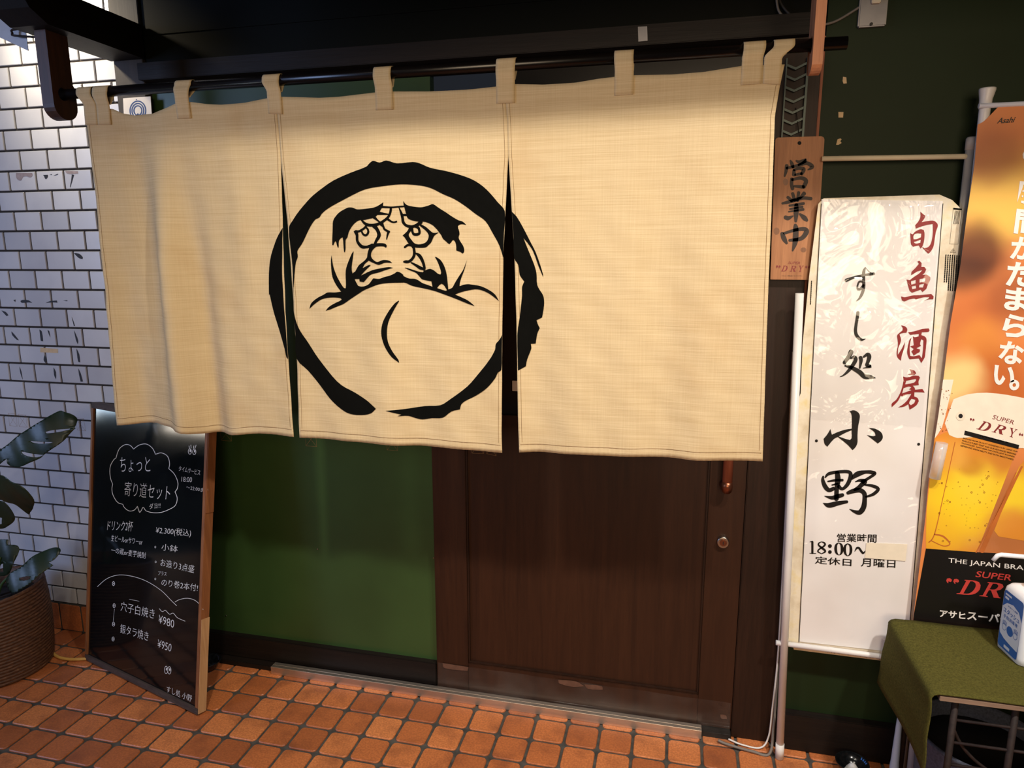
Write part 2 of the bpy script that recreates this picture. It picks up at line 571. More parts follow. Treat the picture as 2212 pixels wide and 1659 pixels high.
def tile(bm, o, u, v, n, a0, b0, a1, b1, r, bev, depth):
    for k, (ins, hgt) in enumerate(((0, -depth), (0, -bev), (bev*0.8, 0))):
        rr = max(r-ins, 0.0008)
        ring = [bm.verts.new(o+u*p[0]+v*p[1]+n*hgt) for p in roundrect(a0+ins, b0+ins, a1-ins, b1-ins, rr, 3)]
        if k:
            for i in range(len(ring)):
                bm.faces.new((last[i], last[(i+1) % len(ring)], ring[(i+1) % len(ring)], ring[i]))
        last = ring
    bm.faces.new(last)

# 2D lettering / drawing on a plane
def smooth_poly(P, n=3, sharp=50):
    P = [Vector(p[:2]) for p in P]
    L = len(P)
    tg = []
    for i in range(L):
        a = P[i]-P[i-1]
        b_ = P[(i+1) % L]-P[i]
        if a.length < 1e-9 or b_.length < 1e-9 or math.degrees(a.angle(b_)) > sharp:
            tg.append(None)
        else:
            tg.append((P[(i+1) % L]-P[i-1])*0.5)
    out_ = []
    for i in range(L):
        j = (i+1) % L
        ch = P[j]-P[i]
        t0 = tg[i] if tg[i] is not None else ch
        t1 = tg[j] if tg[j] is not None else ch
        t0 = t0.normalized()*ch.length if t0.length > 0 else t0
        t1 = t1.normalized()*ch.length if t1.length > 0 else t1
        for k in range(n):
            t = k/n
            h1 = 2*t**3-3*t*t+1; h2 = t**3-2*t*t+t; h3 = -2*t**3+3*t*t; h4 = t**3-t*t
            out_.append(P[i]*h1+t0*h2+P[j]*h3+t1*h4)
    return out_

class Ink:
    def __init__(s, pl):
        s.pl = pl; s.v = []; s.f = []
    def tris(s, loops):
        base = len(s.v)
        L = [[Vector((p[0], p[1], 0)) for p in l] for l in loops]
        for l in L:
            s.v.extend((p.x, p.y) for p in l)
        for t in geometry.tessellate_polygon(L):
            s.f.append(tuple(base+i for i in t))
    def poly(s, px, holes=(), n=3, sharp=50, isPx=True):
        cv = (lambda q: [s.pl.px(*p[:2]) for p in q]) if isPx else (lambda q: q)
        loops = [cv(smooth_poly(px, n, sharp) if n > 1 else px)]
        for h in holes:
            loops.append(cv(smooth_poly(h, n, sharp) if n > 1 else h))
        s.tris(loops)
    def stroke(s, px, n=5, w=None):
        P = [Vector((p[0], p[1], p[2] if len(p) > 2 else w)) for p in px]
        P = catmull(P, n)
        quad = []
        for i, p in enumerate(P):
            d = P[min(i+1, len(P)-1)]-P[max(i-1, 0)]
            d = Vector((d.x, d.y))
            if d.length < 1e-9:
                continue
            d.normalize()
            h = max(p.z, 0.15)/2
            quad.append((Vector((p.x, p.y)), Vector((-d.y, d.x)), d, h))
        base = len(s.v)
        for c_, nn, d, h in quad:
            for k in (1, -1):
                q = c_+nn*h*k
                s.v.append(s.pl.px(q.x, q.y))
        for i in range(len(quad)-1):
            a = base+2*i
            s.f.append((a, a+1, a+3, a+2))
        for (c_, nn, d, h), sg in ((quad[0], -1), (quad[-1], 1)):
            if h < 0.5:
                continue
            b0 = len(s.v)
            ring = [c_+nn*h*math.cos(math.pi*k/6)+d*sg*h*0.8*math.sin(math.pi*k/6) for k in range(7)]
            s.v.extend(s.pl.px(q.x, q.y) for q in ring)
            s.f.append(tuple(range(b0, b0+7)))
    def disc(s, x, y, r, ry=None, n=16, hole=0):
        ry = ry or r
        a = [(x+r*math.cos(2*math.pi*k/n), y+ry*math.sin(2*math.pi*k/n)) for k in range(n)]
        hs = [[(x+(r-hole)*math.cos(2*math.pi*k/n), y+(ry-hole)*math.sin(2*math.pi*k/n)) for k in range(n)]] if hole else []
        s.poly(a, hs, 1)
    def text(s, body, bl, br, tl, bold=0.0):
        vs_, fs = text_geo(body, bold)
        if not vs_:
            return
        x0 = min(p[0] for p in vs_); x1 = max(p[0] for p in vs_)
        y0 = min(p[1] for p in vs_); y1 = max(p[1] for p in vs_)
        o = Vector(s.pl.px(*bl)); ex = Vector(s.pl.px(*br))-o; ey = Vector(s.pl.px(*tl))-o
        base = len(s.v)
        for p in vs_:
            q = o+ex*((p[0]-x0)/(x1-x0))+ey*((p[1]-y0)/(y1-y0))
            s.v.append((q.x, q.y))
        s.f.extend(tuple(base+i for i in f) for f in fs)
    def bm(s, off=0.0006):
        b_ = bmesh.new()
        vv = [b_.verts.new(s.pl.pt(p[0], p[1], off)) for p in s.v]
        for f in s.f:
            if len(set(f)) < 3:
                continue
            try:
                ff = b_.faces.new([vv[i] for i in f])
            except ValueError:
                continue
            ff.normal_update()
            if ff.normal.dot(s.pl.n) < 0:
                ff.normal_flip()
        return b_
    def build(s, name, mat, parent, off=0.0006):
        return obj(name, s.bm(off), mat, parent)

_tc = {}
def text_geo(body, bold):
    if (body, bold) in _tc:
        return _tc[(body, bold)]
    cu = bpy.data.curves.new('t', 'FONT')
    cu.body = body
    cu.offset = bold
    cu.resolution_u = 3
    o = bpy.data.objects.new('t', cu)
    C.objects.link(o)
    dg = bpy.context.evaluated_depsgraph_get()
    me = bpy.data.meshes.new_from_object(o.evaluated_get(dg))
    r = ([(v_.co.x, v_.co.y) for v_ in me.vertices], [tuple(p.vertices) for p in me.polygons])
    bpy.data.objects.remove(o)
    bpy.data.curves.remove(cu)
    bpy.data.meshes.remove(me)
    _tc[(body, bold)] = r
    return r

# italic serif capitals, drawn once in a unit box (y up), reused on sign, banner and black band
SERIF = {
 'D': [([(-.05, 0), (.55, 0), (.85, .12), (1.0, .42), (.98, .72), (.85, .92), (.6, 1), (.13, 1), (.12, .96), (.22, .92), (.1, .08), (-.05, .04)],
        [(.28, .07), (.42, .93), (.56, .93), (.7, .82), (.76, .62), (.72, .35), (.6, .14), (.45, .07)])],
 'R': [([(-.05, 0), (.36, 0), (.36, .04), (.25, .08), (.31, .46), (.42, .46), (.66, 0), (1.0, 0), (1.0, .04), (.9, .08), (.68, .48), (.86, .58), (.96, .78), (.88, .94), (.66, 1), (.13, 1), (.12, .96), (.22, .92), (.1, .08), (-.05, .04)],
        [(.33, .53), (.4, .93), (.58, .93), (.68, .85), (.7, .74), (.62, .58), (.48, .53)])],
 'Y': [([(.2, 0), (.62, 0), (.62, .04), (.5, .08), (.55, .42), (.95, .92), (1.05, .96), (1.05, 1), (.74, 1), (.74, .96), (.84, .92), (.54, .52), (.4, .92), (.5, .96), (.5, 1), (.08, 1), (.08, .96), (.17, .92), (.38, .42), (.33, .08), (.2, .04)], None)],
 'q': [([(.1, .62), (.0, .78), (.06, .95), (.24, 1), (.38, .93), (.4, .8), (.3, .72), (.18, .76), (.14, .74), (.16, .62)], None),
       ([(.6, .62), (.5, .78), (.56, .95), (.74, 1), (.88, .93), (.9, .8), (.8, .72), (.68, .76), (.64, .74), (.66, .62)], None)],
 'Q': [([(.3, 1), (.4, .84), (.34, .67), (.16, .62), (.02, .69), (.0, .82), (.1, .9), (.22, .86), (.26, .88), (.24, 1)], None),
       ([(.8, 1), (.9, .84), (.84, .67), (.66, .62), (.52, .69), (.5, .82), (.6, .9), (.72, .86), (.76, .88), (.74, 1)], None)],
}
def serif(ink, ch, bl, br, tl):
    for outer, hole in SERIF[ch]:
        f = lambda p: (bl[0]+(br[0]-bl[0])*p[0]+(tl[0]-bl[0])*p[1], bl[1]+(br[1]-bl[1])*p[0]+(tl[1]-bl[1])*p[1])
        ink.poly([f(p) for p in outer], [[f(p) for p in hole]] if hole else [], 3, 38)

# ------------------------------------------------------------------ setting
P0 = 0.108
bm = bmesh.new()
X_, Y_, Z_ = Vector((1, 0, 0)), Vector((0, 1, 0)), Vector((0, 0, 1))
for i in range(-22, 33):
    for j in range(-30, 1):
        tile(bm, Vector((0, 0, 0)), X_, Y_, Z_, i*P0+.0045, j*P0+.0045, (i+1)*P0-.0045, (j+1)*P0-.0045, .014, .0025, .012)
bx(bm, (-2.6, -3.4, -.06), (3.7, .3, -.005), 1)
struct('floor', bm, [M['terracotta'], M['grout_floor']], 'terracotta square tile floor with rounded corners and dark grout')

TX, TPX, TZ, TPZ = -.9401, .1227, 2.067, .072
bm = bmesh.new()
XR = -.393
for k in range(-12, 28):
    zt, zb = TZ-(k-1)*TPZ, TZ-k*TPZ
    for u in range(-24, 12):
        if (u-k) % 2:
            continue
        a, b = TX+u*TPX/2+.0035, TX+(u+2)*TPX/2-.0035
        b = min(b, XR-.002)
        if b-a > .01:
            tile(bm, Vector((0, .1, 0)), X_, Z_, -Y_, a, zb+.0035, b, zt-.0035, .002, .002, .01)
bx(bm, (-2.5, .1055, 0), (XR, .3, 3.0), 1)
wall_l = struct('wall_left', bm, [M['tile_white'], M['grout_dark']], 'white glazed brick-bond tile wall with dark grout left of the shop front')
bm = bmesh.new()
for i in range(-22, -3):
    a, b = i*P0+.004, min((i+1)*P0-.004, XR-.002)
    tile(bm, Vector((0, .096, 0)), X_, Z_, -Y_, a, .004, b, .119, .006, .002, .01)
bx(bm, (-2.5, .099, 0), (XR, .1054, .122), 1)
struct('baseboard_left', bm, [M['terracotta'], M['grout_floor']], 'terracotta tile skirting below the white tiles')

struct('trim_1', box((-.392, .055, 0), (-.278, .3, 3.0), .002), M['pillar_wood'], 'grey stained wooden pillar at the end of the white tiles')
struct('wall_front', box((-.277, .085, .105), (.72, .12, 2.12)), M['green'], 'green painted panel left of the sliding door')
wall_f = bpy.data.objects['wall_front']
for px_, py_ in ((686, 1186), (937, 1205), (946, 1407), (936, 975), (488, 1330)):
    p = at(px_, py_, Y=.0845)
    bm = bmesh.new(); tube(bm, [(p.x, .0849, p.z), (p.x, .0832, p.z)], [.0028, .0022], 10); obj('screw', bm, M['brass'], wall_f)
bm = bmesh.new()
bx(bm, (-.277, .062, .02), (.70, .12, .108), 0, .003)
bx(bm, (-.277, .034, 0), (1.713, .11, .02), 0, .002)
struct('baseboard_front', bm, M['beam_wood'], 'black stained bottom rail and track under the green panel')
bm = bmesh.new()
bx(bm, (.06, .018, 0), (1.62, .033, .030), 0, .001)
bx(bm, (.06, .0332, .024), (1.62, .050, .030), 0, .001)
struct('trim_2', bm, M['steel'], 'steel threshold strip along the foot of the door')
bm = bmesh.new()
bx(bm, (-.277, .025, 2.115), (1.80, .1, 2.168), 0, .002)
bx(bm, (-.277, .070, 2.085), (1.80, .1, 2.1145), 0, .002)
struct('trim_3', bm, M['beam_wood'], 'black stained lintel beam over the door')
bm = bmesh.new()
bx(bm, (-.277, .066, 2.169), (1.84, .12, 3.0))
bx(bm, (-.277, .062, 2.262), (1.84, .0655, 2.268))
struct('wall_upper', bm, M['green_dark'], 'black green fascia panel above the lintel')
struct('trim_4', box((.95, .074, 2.032), (1.66, .1, 2.084), .002), M['rubber'], 'glossy black strip under the lintel')
bm = bmesh.new()
bx(bm, (1.714, .052, 0), (1.835, .3, 2.114), 0, .0025)
bx(bm, (1.8355, .052, 0), (1.8425, .3, 2.114), 1, .001)
struct('trim_5', bm, [M['post_wood'], M['ply_edge']], 'dark brown door post with a reddish edge')
bm = bmesh.new()
bx(bm, (1.8435, .06, .125), (4.2, .3, 3.0))
struct('wall_right', bm, M['green_wall'], 'dark green painted wall behind the banners')
struct('baseboard_right', box((1.8435, .032, 0), (4.2, .3, .1245), .003), M['beam_wood'], 'black stained wooden skirting under the green wall')

# eave carried by the beam: roof board and front fascia, above the picture
bm = bmesh.new()
bx(bm, (-.27, -.655, 2.42), (3.6, .0655, 2.45))
bx(bm, (-.27, -.675, 2.205), (3.6, -.655, 2.45))
struct('ceiling', bm, M['beam_wood'], 'black stained eave boards over the shop front')
bm = bmesh.new()
pl = Plane((-.399, 0, 0), (0, 1, 0), (0, 0, 1))
prof = [(.054, 2.187), (-.315, 2.187), (-.37, 2.215), (-.40, 2.26), (-.40, 2.292), (.054, 2.292)]
a = [bm.verts.new((-.399, y, z)) for y, z in prof]
b = [bm.verts.new((-.268, y, z)) for y, z in prof]
bm.faces.new(a); bm.faces.new(b[::-1])
for i in range(len(prof)):
    bm.faces.new((a[i], b[i], b[(i+1) % len(prof)], a[(i+1) % len(prof)]))
bmesh.ops.recalc_face_normals(bm, faces=bm.faces)
struct('trim_6', bm, M['beam_y'], 'black beam end sticking out over the curtain bracket')

# sliding door
bm = bmesh.new()
DY = .058
for lo, hi in (((.705, DY, .022), (.822, .098, 2.03)), ((1.606, DY, .022), (1.7125, .098, 2.03)),
               ((.8225, DY, .022), (1.6055, .098, .130)), ((.8225, DY, 1.00), (1.6055, .098, 1.035)), ((.8225, DY, 1.95), (1.6055, .098, 2.03))):
    bx(bm, lo, hi, 0, .0015)
door = struct('door_1', bm, M['door_wood'], 'dark brown wooden sliding door half hidden by the curtain')
obj('panel', box((.823, .070, .131), (1.605, .094, .999)), M['door_wood'], door)
obj('upper_panel', box((.823, .072, 1.036), (1.605, .094, 1.949)), M['rubber'], door)
bm = bmesh.new()
for lo, hi in (((.8225, .062, .1305), (1.6055, .0695, .136)), ((.8225, .062, .136), (.828, .0695, .999)), ((1.600, .062, .136), (1.6055, .0695, .999))):
    bx(bm, lo, hi, 0, .001)
obj('panel_beading', bm, M['post_wood'], door)
hx, hz = 1.6545, .868
bm = bmesh.new()
tube(bm, [(hx, .018, hz+.008), (hx, .018, 1.24)], .0145, 16)
h = obj('handle', bm, M['grip'], door)
bm = bmesh.new()
tube(bm, [(hx, .018, hz+.008), (hx, .018, hz-.006), (hx, .022, hz-.016), (hx-.003, .036, hz-.018), (hx-.006, .057, hz-.012)], [.015, .0165, .0165, .013, .015], 16)
obj('handle_bracket', bm, M['copper'], h)
lk = at(1562, 1171, Y=.05)
bm = bmesh.new()
tube(bm, [(lk.x, .0579, lk.z), (lk.x, .044, lk.z), (lk.x, .0435, lk.z)], [.0185, .0175, .0155], 28)
l_ = obj('lock', bm, M['brass'], door)
bm = bmesh.new()
tube(bm, [(lk.x, .0434, lk.z), (lk.x, .0415, lk.z)], [.011, .0105], 24)
kc = obj('lock_cylinder', bm, M['copper'], l_)
obj('keyhole', box((lk.x-.0012, .0408, lk.z-.005), (lk.x+.0012, .0414, lk.z+.005)), M['dark'], l_)
q = at(1113, 835, Y=DY)
bm = bmesh.new()
bx(bm, (q.x-.012, .066, q.z-.017), (q.x+.012, .0715, q.z+.017), 0, .001)
obj('latch_plate', bm, M['steel'], door)
# clear film over the bottom rail, its lower edge curls over the threshold
bm = bmesh.new()
prof = [(.0565, .118), (.0560, .08), (.0535, .052), (.044, .036), (.026, .034), (.0145, .028), (.012, .008), (.006, .003)]
cols = []
for i in range(41):
    x = .709+(1.708-.709)*i/40
    cols.append([bm.verts.new((x, y-.0006*math.sin(i*1.9+k)*(k < 6), z+.0012*math.sin(i*.7)*(k == 0))) for k, (y, z) in enumerate(prof)])
for c0, c1 in zip(cols, cols[1:]):
    for k in range(len(prof)-1):
        if c0[0].co.x > 1.6 and k >= 99:
            continue
        bm.faces.new((c0[k], c1[k], c1[k+1], c0[k+1])).smooth = True
obj('kick_film', bm, M['film'], door)

PFm = front(.0555)
res = plain('tape_residue', S(96, 68, 54), .5, 0, .2, 60)
for P_ in ([(956, 1432), (1012, 1441), (1010, 1449), (960, 1443)], [(1206, 1468), (1245, 1472), (1262, 1482), (1240, 1484), (1208, 1476)], [(1262, 1478), (1300, 1482), (1302, 1490), (1270, 1488)], [(1556, 1543), (1568, 1545), (1570, 1553), (1558, 1552)]):
    ik = Ink(PFm); ik.poly(P_, (), 3, 80); ik.build('tape_stain', res, door, .0004)

# ------------------------------------------------------------------ curtain rod and brackets
RY, RZ, RR = -.245, 2.017, .0145
bm = bmesh.new()
tube(bm, [(-.345, RY, RZ), (1.838, RY, RZ)], RR, 24)
tag(obj('curtain_rod', bm, M['black_rod']), 'long black lacquered pole carrying the cloth curtain', 'pole')

def plate_with_hole(outer, hole, x0, x1):
    bm_ = bmesh.new()
    loops = [[Vector((y, z, 0)) for y, z in outer], [Vector((y, z, 0)) for y, z in hole]]
    flat = loops[0]+loops[1]
    tr_ = geometry.tessellate_polygon(loops)
    A = [bm_.verts.new((x0, p.x, p.y)) for p in flat]
    B = [bm_.verts.new((x1, p.x, p.y)) for p in flat]
    for t in tr_:
        bm_.faces.new([A[i] for i in t]); bm_.faces.new([B[i] for i in t[::-1]])
    n0 = len(outer)
    for s0, n_ in ((0, n0), (n0, len(hole))):
        for i in range(n_):
            a_, b_ = s0+i, s0+(i+1) % n_
            bm_.faces.new((A[a_], A[b_], B[b_], B[a_]))
    bmesh.ops.recalc_face_normals(bm_, faces=bm_.faces)
    return bm_
hole = [(RY+(RR+.004)*math.cos(a*math.pi/12), RZ+(RR+.004)*math.sin(a*math.pi/12)) for a in range(24)]
yc = RY+.004
out_ = [(yc-.042, 2.186), (yc-.042, 1.985)]+[(yc+.042*math.cos(a), 1.985+.04*math.sin(a)) for a in [math.pi+math.pi*i/12 for i in range(1, 12)]]+[(yc+.042, 1.985), (yc+.042, 2.04), (yc+.034, 2.05), (yc+.034, 2.186)]
tag(obj('curtain_bracket', plate_with_hole(out_, hole, -.352, -.312), M['bracket_wood']), 'dark brown rounded wooden bracket at the left end of the pole', 'bracket', 'brackets of the curtain pole')
out_ = [(yc-.036, 2.4195), (yc-.036, 1.975)]+[(yc+.036*math.cos(a), 1.975+.022*math.sin(a)) for a in [math.pi+math.pi*i/10 for i in range(1, 10)]]+[(yc+.036, 1.975), (yc+.036, 2.4195)]
tag(obj('curtain_bracket', plate_with_hole(out_, hole, 1.762, 1.7845), M['bracket_right']), 'orange brown wooden bracket holding the right end of the pole', 'bracket', 'brackets of the curtain pole')

# ------------------------------------------------------------------ the curtain
YN = -.2615
PN = front(YN)
def xz(p):
    return PN.px(p[0], p[1])
def gs(x, c, w_):
    return math.exp(-((x-c)/w_)**2)
def cloth_y(X, Z):
    t = min(max((1.97-Z)/.95, 0), 1)
    k = min(t*2.2, 1)
    aL = gs(X, -.02, .30)
    f = aL*k*(.027*math.sin(2*math.pi*(X/.225+.14*t)+.6)+.012*math.sin(2*math.pi*(X/.128-.25*t)+1.1))
    f += k*(.0065*math.sin(2*math.pi*(X/.31+.1*t))+.0042*math.sin(2*math.pi*(X/.17-.25*t)+2.0))*(.4+.6*t)
    # drag folds falling from the loops
    for cx, a in ((.0, .010), (.285, .006), (.60, .003), (.985, .004), (1.325, .003), (1.66, .004)):
        f -= a*gs(X-.10*t*(1 if cx < .2 else -.3), cx, .035+.05*t)*math.exp(-t*2.6)*min(t*8+.2, 1)
    for cx, a in ((.12, .012), (.45, .006), (.8, .003), (1.15, .003), (1.5, .003)):
        f += a*gs(X, cx, .12)*math.exp(-t*6)
    f += .004*t*math.sin(9*X+2.0)
    f += .0012*math.sin(X*61+Z*17)*math.sin(Z*43-X*9)*k
    return YN-f

def lerp_poly(P, x):
    for a_, b_ in zip(P, P[1:]):
        if x <= b_[0]:
            t = (x-a_[0])/(b_[0]-a_[0]) if b_[0] != a_[0] else 0
            return a_[1]+(b_[1]-a_[1])*t
    return P[-1][1]

TOP = [(183, 236), (243, 235), (265, 245), (290, 249), (330, 246), (365, 234), (388, 224), (418, 222), (450, 226), (480, 227), (530, 222), (578, 213), (612, 210), (692, 212), (734, 209), (810, 200), (850, 198), (928, 198), (1007, 194), (1073, 187), (1112, 182), (1175, 183.5), (1243, 179), (1295, 170), (1327, 166), (1369, 162.6), (1453, 161.5), (1521, 156), (1600, 143), (1645, 141), (1695, 139)]
BOT = [(265, 915), (330, 917), (400, 927), (440, 938), (500, 939), (560, 937), (635, 943), (648, 945), (740, 952), (850, 960), (960, 968), (1085, 978), (1121, 978), (1250, 980), (1340, 985), (1400, 987), (1500, 993), (1648, 998)]
topxz = [xz(p) for p in TOP]
botxz = [xz(p) for p in BOT]
EDGE = {  # left / right edges of the three cloths, in pixels from top to hem
 'a': ([(183, 236), (198, 330), (215, 430), (240, 620), (252, 760), (265, 915)], [(598, 212), (603, 280), (607, 340), (611, 485), (617, 670), (623.6, 774), (631, 878), (636, 943)]),
 'b': ([(598, 212), (603, 280), (607, 340), (613, 400), (622, 485), (634, 647), (642, 778), (646, 878), (648, 945)], [(1091, 185), (1096, 270), (1098, 335), (1092, 462), (1088, 551), (1086, 686), (1084, 932), (1085, 978)]),
 'c': ([(1091, 185), (1096, 270), (1098, 335), (1106, 462), (1111, 551), (1115, 686), (1119, 932), (1121, 978)], [(1695, 139), (1684, 190), (1674, 250), (1667, 450), (1660, 620), (1654, 800), (1648, 998)]),
}
noren = thing('noren_curtain', 'pale hemp door curtain in three cloths printed with a scowling round face', 'curtain', (.75, YN, 1.02))
def edge_x(E, t):
    Q = sorted([(-xz(p)[1], xz(p)[0]) for p in E])
    z0, z1 = Q[0][0], Q[-1][0]
    return lerp_poly(Q, z0+(z1-z0)*t)
for key, nx in (('a', 90), ('b', 100), ('c', 110)):
    L, R = EDGE[key]
    ny = 90
    bm = bmesh.new()
    g_ = []
    for j in range(ny+1):
        t = j/ny
        xl, xr = edge_x(L, t), edge_x(R, t)
        row = []
        for i in range(nx+1):
            s = i/nx
            X = xl+(xr-xl)*s
            xt = edge_x(L, 0)+(edge_x(R, 0)-edge_x(L, 0))*s
            xb = edge_x(L, 1)+(edge_x(R, 1)-edge_x(L, 1))*s
            zt = lerp_poly(topxz, xt); zb = lerp_poly(botxz, xb)
            Z = zt+(zb-zt)*t
            hem = .0006*math.sin(i*2.2)*max(0, (t-.955)/.045)
            row.append(bm.verts.new((X, cloth_y(X, Z)+hem, Z)))
        g_.append(row)
    for j in range(ny):
        for i in range(nx):
            bm.faces.new((g_[j][i], g_[j+1][i], g_[j+1][i+1], g_[j][i+1])).smooth = True
    o = obj('cloth_panel', bm, M['cloth'], noren)
    sd = o.modifiers.new('thickness', 'SOLIDIFY')
    sd.thickness = .0012
    sd.offset = -1
    # hem and seam stitching
    hb = bmesh.new()
    def strip(pts, wd, off=.0006):
        vs_ = []
        for (X, Z), (nx_, nz_) in pts:
            vs_.append([hb.verts.new((X+nx_*wd*s_, cloth_y(X+nx_*wd*s_, Z+nz_*wd*s_)-off, Z+nz_*wd*s_)) for s_ in (-.5, .5)])
        for a_, b_ in zip(vs_, vs_[1:]):
            hb.faces.new((a_[0], b_[0], b_[1], a_[1]))
    zb = lambda X: lerp_poly(botxz, X)+.022
    xs = [edge_x(L, .97)+.004+(edge_x(R, .97)-edge_x(L, .97)-.008)*i/80 for i in range(81)]
    strip([((X, zb(X)), (0, 1)) for X in xs], .0012)
    for E, sg in ((L, 1), (R, -1)):
        if (key == 'a' and sg == 1) or (key == 'c' and sg == -1) or True:
            z0, z1 = xz(E[0])[1], xz(E[-1])[1]
            t0 = .02
            strip([((edge_x(E, t0+(.97-t0)*i/60)+sg*.009, z0+(z1-z0)*(t0+(.97-t0)*i/60)), (1, 0)) for i in range(61)], .0009)
    obj('stitching', hb, M['stitch'], noren)

# loops over the pole, each sewn on with a crossed square
LOOPS = [((515, 608), (615, 605), (590, 855), (675, 853), .31646, 0), ((625, 605), (730, 597), (676, 853), (765, 852), .31646, 0), ((1187, 565), (1300, 560), (1228, 815), (1322, 812), .31646, 0), ((1785, 520), (1903, 514), (1840, 778), (1937, 783), .31646, 0),
         ((315, 285), (388, 278), (330, 455), (402, 452), .5244, 640), ((822, 245), (902, 240), (825, 428), (902, 425), .5244, 640), ((1310, 207), (1390, 204), (1310, 395), (1388, 390), .5244, 640), ((1845, 165), (1937, 163), (1830, 352), (1917, 345), .5244, 640), ((1970, 157), (2057, 155), (1921, 345), (1994, 350), .5244, 640)]
for ta, tb, ba, bb, s, ox in LOOPS:
    ta, tb, ba, bb = [xz((ox+s*p[0], s*p[1])) for p in (ta, tb, ba, bb)]
    zlo = (ba[1]+bb[1])/2
    ztop_cloth = max(zlo+.058, 0)
    path = []                                       # (y offset kind, z, t along)
    for k in range(5):
        path.append(('c', zlo+.056*k/4, 0))
    n_ = 6
    z0 = zlo+.056
    for k in range(1, n_+1):
        path.append(('f', z0+(RZ-z0)*k/n_, k/n_))
    rr = RR+.0016
    for k in range(1, 9):
        a = math.pi*k/8
        path.append(('r', a, 1))
    for k in range(1, n_+1):
        path.append(('b', RZ+(z0-RZ)*k/n_, 1-k/n_))
    bm = bmesh.new()
    rows = []
    for kind, val, t in path:
        row = []
        e = t*t*(3-2*t)
        for i in range(7):
            s_ = i/6
            xb_ = ba[0]+(bb[0]-ba[0])*s_
            xt_ = ta[0]+(tb[0]-ta[0])*s_
            X = xb_+(xt_-xb_)*e
            zz = ba[1]+(bb[1]-ba[1])*s_-zlo
            yf = cloth_y(xb_, z0)-.0022
            if kind == 'c':
                p = (X, cloth_y(X, val)-.0022, val+zz)
            elif kind == 'f':
                p = (X, yf+(RY-rr-yf)*t+.004*math.sin(math.pi*t)*(-1), val+zz*(1-t))
            elif kind == 'r':
                p = (X, RY-rr*math.cos(val), RZ+rr*math.sin(val))
            else:
                p = (X, (yf+.006)+(RY+rr-yf-.006)*t, val)
            row.append(bm.verts.new(p))
        rows.append(row)
    for r0, r1 in zip(rows, rows[1:]):
        for i in range(6):
            bm.faces.new((r0[i], r0[i+1], r1[i+1], r1[i])).smooth = True
    lp = obj('hanging_loop', bm, M['cloth'], noren)
    sd = lp.modifiers.new('thickness', 'SOLIDIFY'); sd.thickness = .0012; sd.offset = 0
    sb = bmesh.new()
    def seg2(p, q, wd=.0008):
        d = Vector((q[0]-p[0], q[1]-p[1])).normalized()
        nn = Vector((-d.y, d.x))*wd*.5
        vv = []
        for k in range(7):
            X = p[0]+(q[0]-p[0])*k/6; Z = p[1]+(q[1]-p[1])*k/6
            vv.append([sb.verts.new((X+nn.x*g, cloth_y(X, Z)-.0034, Z+nn.y*g)) for g in (-1, 1)])
        for a_, b_ in zip(vv, vv[1:]):
            sb.faces.new((a_[0], b_[0], b_[1], a_[1]))
    i_ = .004
    A, B = (ba[0]+i_, ba[1]+i_), (bb[0]-i_, bb[1]+i_)
    D, E_ = (ba[0]+i_, ba[1]+.052), (bb[0]-i_, bb[1]+.052)
    for p, q in ((A, B), (B, E_), (E_, D), (D, A), (A, E_), (B, D)):
        seg2(p, q)
    obj('cross_stitch', sb, M['stitch'], lp)

# printed face and ring, following the cloth
A_ = lambda P: K(P, .081374, 700, 420)
B_ = lambda P: K(P, .081374, 840, 420)
C_ = lambda P: K(P, .081374, 690, 530)
D_ = lambda P: K(P, .081374, 840, 530)
E_ = lambda P: K(P, .19439, 660, 560)
F_ = lambda P: K(P, .30741, 560, 330)
G_ = lambda P: K(P, .30741, 560, 620)
art = Ink(PN)
# brush ring: middle cloth
art.poly(F_([(212, 525), (235, 480), (290, 400), (360, 320), (430, 260), (520, 195), (640, 140), (755, 100), (780, 75), (805, 58), (850, 70), (895, 55), (970, 75), (1080, 65), (1130, 75), (1200, 105), (1320, 130), (1440, 165), (1520, 200), (1600, 260), (1680, 350), (1728, 412), (1722, 560), (1719, 740), (1690, 650), (1640, 560), (1590, 480), (1520, 430), (1440, 370), (1370, 325), (1290, 290), (1210, 250), (1130, 230), (1000, 222), (880, 235), (760, 255), (670, 290), (560, 345), (480, 395), (440, 430), (425, 455), (395, 470), (350, 540), (300, 640), (270, 690), (272, 730), (258, 770), (250, 850), (245, 943)])
         + G_([(243, 0), (245, 150), (260, 230), (290, 310), (340, 390), (410, 500), (490, 600), (580, 690), (680, 745), (760, 795), (830, 850), (790, 885), (720, 898), (640, 890), (580, 860), (500, 790), (420, 690), (340, 585), (268, 505), (258, 330), (246, 160), (241, 0)]) + F_([(238, 850), (227, 700)]))
art.poly(G_([(900, 862), (980, 858), (1060, 852), (1160, 840), (1270, 832), (1340, 790), (1460, 700), (1540, 610), (1620, 510), (1660, 440), (1665, 400), (1690, 370), (1710, 335), (1708, 450), (1704, 580), (1680, 600), (1660, 640), (1600, 710), (1520, 765), (1450, 800), (1420, 825), (1410, 860), (1350, 875), (1290, 918), (1210, 925), (1140, 935), (1100, 925), (1050, 905), (980, 903), (1005, 893), (960, 880)]))
